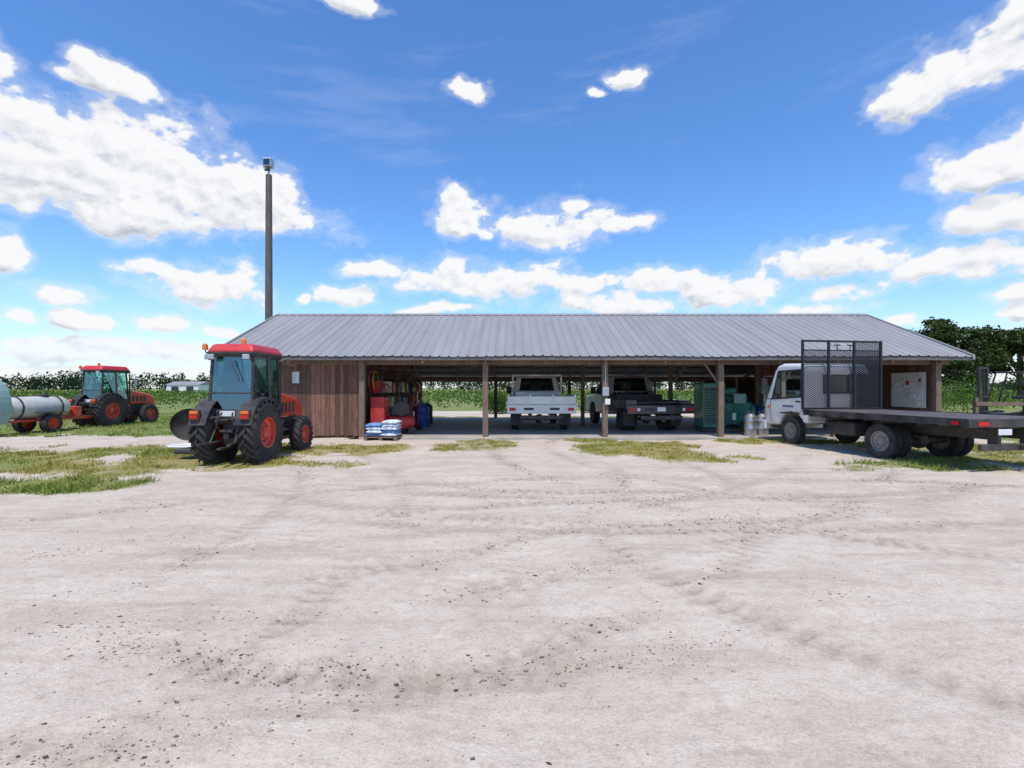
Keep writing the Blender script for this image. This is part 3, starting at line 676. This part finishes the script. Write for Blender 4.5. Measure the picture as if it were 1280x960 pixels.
# ------------------------------------------------------------ pickups
def pickup_flatbed(x,y,rz_,body,bed,rack,dual):
    t=empty('flatbed_pickup',(x,y,.055),rz_)
    for sx in(-1,1):
        wheel(t,'rear_wheel_%d'%sx,sx*.9,0,.4,.26,.21,M['darkrim'] if body!=M['white'] else M['grayrim'],sx)
        if dual: wheel(t,'rear_inner_%d'%sx,sx*.62,0,.4,.24,.21,M['darkrim'],sx)
        wheel(t,'front_wheel_%d'%sx,sx*.86,3.6,.4,.26,.21,M['grayrim'],sx)
    cyl('rear_axle',.06,-.8,.8,M['steel'],t,(0,0,.4),'X'); lathe('differential',[(0,-.18),(.16,-.1),(.18,0),(.16,.1),(0,.18)],16,M['steel'],t,(0,0,.4),'X')
    boxes('chassis',[(-.42,-.34,-1.2,4.3,.55,.72),(.34,.42,-1.2,4.3,.55,.72)],M['steel'],t)
    prism('lower_body',[(1.55,.5),(1.55,1.3),(3.1,1.33),(4.55,1.2),(4.7,1.0),(4.7,.5),(4.05,.5),(3.95,.82),(3.6,.95),(3.25,.82),(3.15,.5)],-.98,.98,body,t,.06)
    frus('cab_glasshouse',(-.93,.93,1.58,3.25),1.29,(-.76,.76,1.78,2.75),1.98,M['dglass'],t,.03)
    frus('cab_roof',(-.79,.79,1.74,2.8),1.95,(-.7,.7,1.86,2.66),2.05,body,t,.03)
    for sx in(-1,1):
        hexa('c_pillar_%d'%sx,[(sx*.97-.0,1.54,1.28),(sx*.74,1.54,1.28),(sx*.74,1.62,1.28),(sx*.97,1.8,1.28)],[(sx*.79,1.74,1.98),(sx*.62,1.74,1.98),(sx*.62,1.82,1.98),(sx*.79,1.95,1.98)],body,t)
        tube('b_pillar_%d'%sx,[(sx*.955,2.35,1.28),(sx*.78,2.3,1.97)],.03,body,t); tube('a_pillar_%d'%sx,[(sx*.94,3.25,1.3),(sx*.78,2.78,1.97)],.03,body,t)
        box('mirror_%d'%sx,sx*1.13-.1,sx*1.13+.1,2.95,3.03,1.3,1.6,M['black'],t,.02); tube('mirror_arm_%d'%sx,[(sx*.95,2.98,1.38),(sx*1.1,2.98,1.42)],.02,M['black'],t)
    box('third_brake_lamp',-.12,.12,1.73,1.76,1.965,1.995,M['lens_r'],t)
    boxes('seats',[(-.7,-.2,2.1,2.25,1.0,1.7),(.2,.7,2.1,2.25,1.0,1.7)],M['seat'],t,.04)
    hw=1.2
    box('bed_deck',-hw,hw,-1.25,1.5,.88,.96,bed,t,.01)
    box('rear_skirt',-hw,hw,-1.30,-1.252,.66,.955,bed,t,.012)
    boxes('bed_rails',[(-hw-.03,-hw-.002,-1.28,1.5,.84,1.0),(hw+.002,hw+.03,-1.28,1.5,.84,1.0)],bed,t)
    boxes('tail_lamps',[(-1.12,-.9,-1.315,-1.302,.76,.86),(.9,1.12,-1.315,-1.302,.76,.86)],M['lens_r'],t)
    boxes('reverse_lamps',[(-.86,-.76,-1.315,-1.302,.76,.86),(.76,.86,-1.315,-1.302,.76,.86)],M['plate'],t)
    boxes('skirt_slots',[(-.62,-.28,-1.308,-1.303,.78,.86),(.28,.62,-1.308,-1.303,.78,.86)],M['black'],t)
    box('number_plate',-.15,.15,-1.32,-1.304,.74,.89,M['plate'],t)
    box('bumper',-.75,.75,-1.36,-1.25,.46,.6,M['steel'],t,.02); box('hitch_receiver',-.05,.05,-1.5,-1.37,.4,.48,M['steel'],t,.005); boxes('bumper_brackets',[(-.4,-.34,-1.24,-1.1,.5,.7),(.34,.4,-1.24,-1.1,.5,.7)],M['steel'],t)
    boxes('mud_flaps',[(-1.08,-.68,-.55,-.53,.2,.85),(.68,1.08,-.55,-.53,.2,.85)],M['black'],t)
    rk=[(-1.0,-.94,1.42,1.48,.962,2.08),(.94,1.0,1.42,1.48,.962,2.08),(-.94,.94,1.42,1.48,2.02,2.08),(-.94,.94,1.42,1.48,1.38,1.43),(-.94,.94,1.42,1.48,1.0,1.06)]
    rk+=[(x-.015,x+.015,1.44,1.46,1.06,1.38) for x in np.linspace(-.8,.8,9)]
    boxes('headache_rack',rk,rack,t)
    return t
p=pickup_flatbed(1.02,17.9,R(.5),M['white'],M['white'],M['alu'],False)
boxes('side_boards',[(-1.2,-1.17,-1.2,1.4,.97,1.3),(1.17,1.2,-1.2,1.4,.97,1.3),(-1.16,1.16,-1.24,-1.21,.97,1.25)],M['white'],p)
box('tool_chest',-.9,.9,.9,1.35,.97,1.4,M['alu'],p,.02); boxes('stakes',[(x-.025,x+.025,-1.27,-1.245,.965,1.32) for x in(-1.15,-.4,.4,1.15)],M['white'],p)
p=pickup_flatbed(4.95,17.7,R(7),M['silver'],M['darkpaint'],M['darkpaint'],True)
box('tool_chest',-.9,.9,.6,1.3,.97,1.3,M['black'],p,.02)
boxes('gooseneck_boxes',[(-1.18,-.8,-1.1,.4,.97,1.12),(.8,1.18,-1.1,.4,.97,1.12)],M['darkpaint'],p)
tube('roll_pipe',[(-1.0,-1.0,1.02),(1.0,-1.0,1.05)],.05,M['steel'],p)

# ------------------------------------------------------------ bay contents
g_=empty('diesel_generator',(7.45,17.2,.055),R(-6))
box('skid',-.75,1.1,-.6,.6,0,.14,M['steel'],g_,.01)
box('radiator_housing',-.75,0.0,-.6,.6,.16,1.72,M['green'],g_,.03)
boxes('louvres',[(-.7,-.05,-.625,-.608,z,z+.03) for z in np.arange(.3,1.5,.08)],M['green'],g_)
box('louvre_back',-.7,-.05,-.606,-.6005,.28,1.55,M['black'],g_)
box('engine_block',0.02,.95,-.3,.3,.25,1.05,M['green'],g_,.04); box('valve_cover',.05,.9,-.15,.15,1.06,1.25,M['green'],g_,.03)
cyl('flywheel',.38,.96,1.08,M['green'],g_,(0,0,.65),'X'); cyl('air_filter',.14,-.2,.2,M['green'],g_,(.25,-.2,1.42),'X'); tube('exhaust',[(.6,.1,1.2),(.6,.1,1.5),(.6,.1,1.9)],.045,M['steel'],g_)
cyl('oil_filter',.07,-.12,.12,M['white'],g_,(.35,-.4,.55),'Z'); cyl('pulley',.16,-.42,-.32,M['green'],g_,(.15,0,.85),'Y'); box('battery',.55,.9,-.58,-.35,.15,.38,M['black'],g_,.01)
tube('hose',[(-.02,-.25,1.3),(.2,-.4,1.1),(.35,-.32,.75)],.03,M['black'],g_,True); box('control_panel',.35,.75,-.42,-.32,1.0,1.35,M['teal'],g_,.02)
def keg(x,y,h=.72,r=.19,mat=M['alu'],nm='steel_drum'):
    e=empty(nm,(x,y,.055)); lathe('shell',[(0,0),(r*.92,0),(r,.04),(r,h*.3),(r*1.05,h*.33),(r,h*.36),(r,h*.64),(r*1.05,h*.67),(r,h*.7),(r,h*.86),(r*.6,h*.95),(r*.6,h),(0,h)],24,mat,e,axis='Z')
    tube('handle',[(-r*.5,0,h),(-r*.5,0,h+.06),(r*.5,0,h+.06),(r*.5,0,h)],.012,mat,e)
keg(7.75,15.6); keg(8.15,15.65); keg(9.1,17.6,.9,.29,M['blue']); keg(8.9,19,.9,.29,M['blue'])
dp=empty('drill_press',(8.95,17.0,.055)); box('base',-.2,.2,-.25,.2,0,.06,M['green'],dp,.01); cyl('column',.05,.06,1.6,M['alu'],dp); box('head',-.14,.14,-.35,.2,1.35,1.65,M['green'],dp,.04); box('table',-.2,.2,-.35,.1,.85,.9,M['steel'],dp,.01); cyl('quill',.03,1.1,1.35,M['alu'],dp,(0,-.22,0)); tube('feed_lever',[(.14,-.1,1.45),(.3,-.2,1.6)],.012,M['steel'],dp)
def bench(x,y,rz_,w):
    e=empty('workbench',(x,y,.055),rz_); box('top',-w/2,w/2,-.35,.35,.86,.91,M['wood'],e,.005)
    boxes('legs',[(a,a+.08,b_,b_+.08,0,.858) for a in(-w/2,w/2-.08) for b_ in(-.35,.27)],M['wood'],e); box('shelf',-w/2+.1,w/2-.1,-.3,.3,.3,.33,M['wood'],e)
    ms=[M['rededge'],M['blue'],M['card'],M['white'],M['yellow'],M['black'],M['alu'],M['teal']]
    for i in range(int(w*4)):
        a=-w/2+.12+i*.23; q=random.uniform(.08,.2);hh_=random.uniform(.08,.38);zz=random.choice((.912,.332)); yy=random.uniform(-.25,.05)
        if a+q>w/2-.1: break
        if random.random()<.5: box('carton_%d'%i,a,a+q,yy,yy+.18,zz,zz+hh_,random.choice(ms),e,.008)
        else: lathe('can_%d'%i,[(0,0),(q*.4,0),(q*.4,hh_*.8),(q*.2,hh_*.95),(0,hh_)],14,random.choice(ms),e,(a+.08,yy,zz),'Z')
    return e
bench(11.8,19.4,0,2.8); bench(9.9,17.8,R(15),1.4)
def shelf(x,y,rz_,w=1.8,h=2.0):
    e=empty('storage_shelf',(x,y,.055),rz_)
    boxes('uprights',[(a,a+.04,b_,b_+.04,0,h) for a in(-w/2,w/2-.04) for b_ in(-.22,.18)],M['steel'],e)
    boxes('shelves',[(-w/2+.042,w/2-.042,-.215,.215,z,z+.03) for z in(.25,.8,1.35,h-.1)],M['steel'],e)
    ms=[M['rededge'],M['blue'],M['card'],M['white'],M['red'],M['black'],M['alu'],M['yellow'],M['card'],M['steel']]
    for i,z in enumerate((.283,.833,1.383)):
        a=-w/2+.08
        while a<w/2-.3:
            q=random.uniform(.12,.3);hh_=random.uniform(.12,.42)
            if random.random()<.55: box('box_%d'%i,a,a+q,-.2,.12,z,z+hh_,random.choice(ms),e,.01)
            else: lathe('jug_%d'%i,[(0,0),(q*.45,0),(q*.45,hh_*.7),(q*.15,hh_*.9),(q*.15,hh_),(0,hh_)],14,random.choice(ms),e,(a+q/2,-.05,z),'Z')
            a+=q+random.uniform(.02,.1)
shelf(-4.6,17.2,R(90),2.0,2.0); shelf(-4.6,19.6,R(90),2.2,1.9); shelf(-4.6,22.3,R(90),2.2,1.8)
ac=empty('air_compressor',(-3.75,16.1,.055),R(20)); lathe('tank',[(0,-.5),(.15,-.47),(.23,-.36),(.23,.36),(.15,.47),(0,.5)],24,M['rededge'],ac,(0,0,.4),'X'); box('motor',-.3,.05,-.14,.14,.64,.92,M['black'],ac,.03); cyl('pump',.12,.64,1.0,M['steel'],ac,(.22,0,0)); cyl('belt_guard',.24,-.2,-.15,M['black'],ac,(0,0,.85),'Y'); cyl('wheel_a',.13,-.28,-.23,M['rubber'],ac,(.35,0,.13),'Y'); cyl('wheel_b',.13,.23,.28,M['rubber'],ac,(.35,0,.13),'Y'); tube('handle',[(-.45,-.15,.5),(-.75,-.15,.8),(-.75,.15,.8),(-.45,.15,.5)],.015,M['black'],ac)
hc=empty('hand_truck',(-3.6,17.6,.055),R(60)); tube('frame',[(-.2,0,.1),(-.2,-.15,1.3),(.2,-.15,1.3),(.2,0,.1)],.025,M['rededge'],hc); box('toe_plate',-.22,.22,0,.25,.02,.04,M['steel'],hc); cyl('wheel_a',.13,-.28,-.23,M['rubber'],hc,(0,-.06,.13),'X'); cyl('wheel_b',.13,.23,.28,M['rubber'],hc,(0,-.06,.13),'X')
tcb=empty('tool_cabinet',(-4.35,15.85,.055),R(90)); box('body',-.35,.35,-.22,.22,.12,1.25,M['rededge'],tcb,.015)
boxes('drawers',[(-.32,.32,-.235,-.222,z,z+.15) for z in np.arange(.18,1.15,.18)],M['rededge'],tcb,.004); boxes('handles',[(-.25,.25,-.25,-.24,z+.1,z+.12) for z in np.arange(.18,1.15,.18)],M['alu'],tcb)
for a in(-.3,.3): cyl('castor_%d'%int(a*10),.06,-.02,.02,M['rubber'],tcb,(a,0,.06),'X')
keg(-3.6,19.2,.9,.29,M['blue']); keg(-3.7,20.6,.9,.29,M['steel'])
wt=empty('hanging_tools',(-4.86,0,0))
for i,y in enumerate(np.arange(15.8,24,.55)): tube('handle_%d'%i,[(.06,y,.9+random.random()*.3),(.06,y+.05,2.25)],.018,M['wood'] if i%2 else M['steel'],wt)
for q in range(3): tube('hose_loop_%d'%q,[(.1+.04*q,15.75+.3*math.cos(a)+.35*q,1.85+.32*math.sin(a)) for a in np.linspace(0,6.28,20)],.025,(M['black'],M['rededge'],M['yellow'])[q],wt)
bs=empty('feed_bag_stack',(-3.98,14.85,0))
box('pallet_top',-.5,.5,-.35,.35,.09,.12,M['wood'],bs); boxes('pallet_blocks',[(a,a+.1,-.35,.35,.0,.088) for a in(-.5,-.05,.4)],M['wood'],bs)
def bag(nm,x,y,z,w,d,h,mat,rz_):
    bm=bmesh.new(); bmesh.ops.create_cube(bm,size=1); bmesh.ops.subdivide_edges(bm,edges=bm.edges[:],cuts=5,use_grid_fill=True)
    for v in bm.verts:
        X,Y,Z=v.co*2
        f=(1-abs(X)**4)*(1-abs(Y)**4); v.co.z=Z*.5*(.25+.75*max(f,0)**.5)+random.uniform(-.06,.06); v.co.x*=w;v.co.y*=d;v.co.z*=h
    me=bpy.data.meshes.new(nm); bm.to_mesh(me); bm.free(); me.polygons.foreach_set('use_smooth',[True]*len(me.polygons))
    o=bpy.data.objects.new(nm,me); COL.objects.link(o); me.materials.append(mat); o.parent=bs; o.location=(x,y,z); o.rotation_euler=(0,0,rz_)
k=0
for L in range(5):
    for c_ in(-.25,.25):
        if L==4 and c_<0: continue
        bag(f'bag_{k}',c_+random.uniform(-.03,.03),random.uniform(-.04,.04),.17+L*.095,.48,.6,.125,M['bag'] if (k%3) else M['bagb'],random.uniform(-.1,.1)); k+=1
# ------------------------------------------------------------ forklift at the right
f=empty('forklift',(20.2,19.2,0),R(25))
for x in(-.5,.5): 
    wheel(f,'front_wheel_%d'%int(x*2),x,.75,.34,.26,.18,M['yellow'],1 if x>0 else -1); wheel(f,'rear_wheel_%d'%int(x*2),x,-.85,.28,.22,.15,M['yellow'],1 if x>0 else -1)
prism('counterweight',[(-1.3,.35),(-1.3,1.0),(-1.1,1.15),(-.3,1.15),(-.3,.7),(.2,.6),(.8,.6),(.8,.35)],-.5,.5,M['darkpaint'],f,.06)
box('seat',-.22,.22,-.35,.1,1.16,1.28,M['seat'],f,.03); box('seat_back',-.2,.2,-.45,-.35,1.28,1.7,M['seat'],f,.03)
for x in(-.48,.48): tube('guard_leg',[(x,-.9,1.1),(x,-.6,2.2),(x,.45,2.25),(x,.75,.9)],.035,M['black'],f)
boxes('guard_bars',[(-.48,.48,y-.015,y+.015,2.2,2.24) for y in np.linspace(-.6,.4,8)],M['black'],f)
boxes('mast',[(-.38,-.28,1.0,1.1,.1,2.5),(.28,.38,1.0,1.1,.1,2.5),(-.28,.28,1.0,1.06,2.4,2.48),(-.28,.28,1.0,1.06,1.2,1.28)],M['black'],f)
boxes('carriage',[(-.5,.5,1.12,1.17,.3,.4),(-.5,.5,1.12,1.17,.7,.8),(-.02,.02,1.0,1.05,.2,2.4)],M['steel'],f); boxes('forks',[(-.35,-.23,1.17,2.2,.12,.17),(.23,.35,1.17,2.2,.12,.17),(-.35,-.23,1.172,1.22,.17,.85),(.23,.35,1.172,1.22,.17,.85)],M['steel'],f); tube('steering',[(0,.5,.9),(0,.25,1.35)],.03,M['black'],f)
fe=empty('wooden_fence',(17,17.6,0))
boxes('posts',[(x,x+.12,0,.12,0,1.25) for x in(0,2.2,4.4,6.6)],M['wood'],fe); boxes('rails',[(0,6.7,-.03,-.001,z,z+.14) for z in(.35,.95)],M['wood'],fe)
wb=empty('wooden_crate',(21.4,17.0,0),R(10)); boxes('slats',[(-.6,.6,-.5,-.47,z,z+.12) for z in(.1,.26,.42,.58)]+[(-.6,.6,.47,.5,z,z+.12) for z in(.1,.26,.42,.58)]+[(-.6,-.57,-.47,.47,z,z+.12) for z in(.1,.26,.42,.58)]+[(.57,.6,-.47,.47,z,z+.12) for z in(.1,.26,.42,.58)],M['card'],wb); box('bottom',-.57,.57,-.47,.47,.05,.09,M['card'],wb)
fb=empty('farm_building',(-103,150,0)); box('walls',-5,5,0,8,0,2.6,M['white'],fb); prism('roof',[(-.3,2.6),(4,3.7),(8.3,2.6)],-5.3,5.3,mroof,fb); boxes('openings',[(-3.5,-1.2,-.03,-.005,0,2.1),(1.2,3.5,-.03,-.005,0,2.1)],M['black'],fb)

# ------------------------------------------------------------ sun, sky
SE,SA=66,180
sd=Vector((math.sin(R(SA))*math.cos(R(SE)),math.cos(R(SA))*math.cos(R(SE)),math.sin(R(SE))))
L=bpy.data.lights.new('sun','SUN'); L.energy=3.7; L.angle=R(.53); L.color=(1,.94,.85); lo_=bpy.data.objects.new('sun',L); COL.objects.link(lo_); lo_.rotation_euler=sd.to_track_quat('Z','Y').to_euler(); lo_.location=(10,-10,30)
w=bpy.data.worlds.new('World'); sc.world=w; w.use_nodes=True; nt=NT(w.node_tree); w.node_tree.nodes.clear()
out=nt.n('ShaderNodeOutputWorld'); bg=nt.n('ShaderNodeBackground'); bg.inputs[1].default_value=.15; nt.l(bg.outputs[0],out.inputs[0])
sky=nt.n('ShaderNodeTexSky'); sky.sky_type='NISHITA'; sky.sun_disc=False; sky.sun_elevation=R(SE); sky.sun_rotation=R(SA); sky.air_density=1.0; sky.dust_density=.3; sky.ozone_density=2.5
gm_=nt.n('ShaderNodeTexCoord').outputs['Generated']
sx=nt.n('ShaderNodeSeparateXYZ'); nt.l(gm_,sx.inputs[0])
hs_=nt.n('ShaderNodeHueSaturation'); hs_.inputs['Saturation'].default_value=1.18; nt.l(sky.outputs[0],hs_.inputs['Color'])
skyc=nt.mix(1.0,hs_.outputs[0],(1.15,1.28,1.48),'MULTIPLY')
hz=nt.mr(sx.outputs[2],-.02,.19,.55,0,True)
skyc=nt.mix(hz,skyc,(4.5,5.1,5.7))
nt.l(skyc,bg.inputs[0])
try: w.cycles.sampling_method='MANUAL'; w.cycles.sample_map_resolution=512
except Exception: pass

CL=[(10,140,66,46),(75,205,120,62),(190,210,115,60),(275,245,90,48),(345,275,78,26),(120,262,130,30),(100,100,40,12),(145,102,50,20),(15,320,28,20),(75,374,45,15),(265,358,66,28),(215,338,50,12),
(120,408,30,10),(205,408,36,14),(85,403,26,13),(5,400,26,13),(280,416,18,7),(45,442,52,15),(140,438,64,17),(225,440,48,15),(425,370,34,13),(470,340,36,10),(375,373,11,7),
(582,272,36,28),(602,292,14,10),(690,285,64,27),(775,280,32,12),(715,255,18,8),(600,354,100,22),(565,388,36,7),(588,113,21,14),(790,100,22,13),(742,120,14,6),(445,2,34,17),
(765,381,66,14),(750,358,42,12),(830,350,44,18),(915,363,72,22),(1040,327,82,26),(1052,365,44,14),(1035,384,54,13),(1215,333,110,22),
(1140,130,48,40),(1190,95,66,36),(1245,62,64,38),(1285,25,54,28),(1245,210,72,40),(1250,276,72,24),(1262,368,44,14),(1272,388,36,10),(1110,405,36,8),(520,388,20,6),(330,470,60,8),(40,465,80,8),(180,465,80,8),(1330,420,60,20),(-60,300,70,40),(-40,80,60,30)]
BL=[]
for cx,cy,rx,ry in CL:
    hy=math.hypot(cx-640,600); BL.append((math.atan((cx-640)/600),(485-cy)/hy,rx*600/hy**2*1.12,ry/hy*1.15))
for i in range(26):
    a=random.uniform(1.1,2*math.pi-1.1); e_=random.uniform(.05,.85); BL.append((a if a<math.pi else a-2*math.pi,e_,random.uniform(.08,.25),random.uniform(.03,.09)))
def cloudfield(A,E):
    wx=fbm(A,E,14,4,101)-.5; wy=fbm(A,E,14,4,131)-.5
    a=A+wx*.06; e=E+wy*.035
    d=np.full(A.shape,-3.0)
    for ca,ce,ra,re in BL:
        dy=(e-ce)/re; dy=np.where(dy<0,dy*1.3,dy)
        d=np.maximum(d,1-np.sqrt(((a-ca)/ra)**2+dy**2))
    n=fbm(A,E*1.35,16,7,151,.6)-.5; b_=fbm(A,E*1.35,24,5,171,.6,True)-.4
    return np.minimum(d,.55)+n*1.5-b_*.5+.03
def smooth(v,a,b_): t=np.clip((v-a)/(b_-a),0,1); return t*t*(3-2*t)
cm=bpy.data.materials.new('cloud'); cm.use_nodes=True; nt=NT(cm.node_tree); cm.node_tree.nodes.clear()
aa=nt.n('ShaderNodeAttribute'); aa.attribute_name='alpha'; ab=nt.n('ShaderNodeAttribute'); ab.attribute_name='shade'
em=nt.n('ShaderNodeEmission'); nt.l(nt.mix(ab.outputs['Fac'],(.95,.955,.97),(.50,.55,.64)),em.inputs[0]); em.inputs[1].default_value=1
tr=nt.n('ShaderNodeBsdfTransparent'); ms=nt.n('ShaderNodeMixShader'); nt.l(aa.outputs['Fac'],ms.inputs[0]); nt.l(tr.outputs[0],ms.inputs[1]); nt.l(em.outputs[0],ms.inputs[2])
oo=nt.n('ShaderNodeOutputMaterial'); nt.l(ms.outputs[0],oo.inputs[0])
try: cm.cycles.emission_sampling='NONE'
except Exception: pass
def cloudmesh(a0,a1,st,nm):
    av=np.arange(a0,a1,st); ev=np.arange(-.005,.95,st); A,E=np.meshgrid(av,ev)
    D=cloudfield(A,E)
    al=smooth(D,.0,.32); al=np.maximum(al,.25*smooth(D,-.4,.1))
    wisp=fbm(A*.5+E*.6,E*2.6-A*.4,6,6,211,.6); al=np.maximum(al,.08*smooth(wisp,.58,.82)*smooth(E,.1,.4))
    k=max(1,int(.016/st)); U=np.roll(D,-k,0); U[-k:]=D[-k:]; U=np.roll(U,-k//2,1)
    k3=max(1,int(.04/st)); U3=np.roll(D,-k3,0); U3[-k3:]=D[-k3:]
    sh=np.clip((U-D)*1.0+.1,0,1)+np.clip((np.minimum(U3,.9)-np.minimum(D,.9))*.8,0,.7)
    sh=np.clip(sh,0,1)*smooth(D,.05,.4)
    al=al*np.clip(.45+E*6,0,1)
    r=3500; V=np.stack([r*np.sin(A),r*np.cos(A),1.6+r*E],-1).reshape(-1,3)
    ny,nx=A.shape; ii=np.arange(ny*nx).reshape(ny,nx)
    F=np.stack([ii[:-1,:-1],ii[:-1,1:],ii[1:,1:],ii[1:,:-1]],-1).reshape(-1,4)
    af=al.ravel(); keep=af[F].max(1)>.004; F=F[keep]
    used=np.zeros(len(V),bool); used[F.ravel()]=True; mp=np.cumsum(used)-1; F=mp[F]; V=V[used]
    o=npmesh(nm,V,F,cm,True)
    for n,a in(('alpha',af[used]),('shade',sh.ravel()[used])):
        at=o.data.attributes.new(n,'FLOAT','POINT'); at.data.foreach_set('value',a.astype(np.float32))
    return o
skyo=empty('sky')
cloudmesh(-1.1,1.1,.0017,'clouds_front').parent=skyo
cloudmesh(1.1,2*math.pi-1.1,.008,'clouds_rest').parent=skyo

# ------------------------------------------------------------ camera
cam=bpy.data.cameras.new('camera'); co=bpy.data.objects.new('camera',cam); COL.objects.link(co)
co.location=(0,0,1.6); co.rotation_euler=(R(90),0,0); cam.sensor_width=36; cam.lens=36*600/1280; cam.shift_y=5/1280; cam.clip_end=6000; cam.clip_start=.05
sc.camera=co
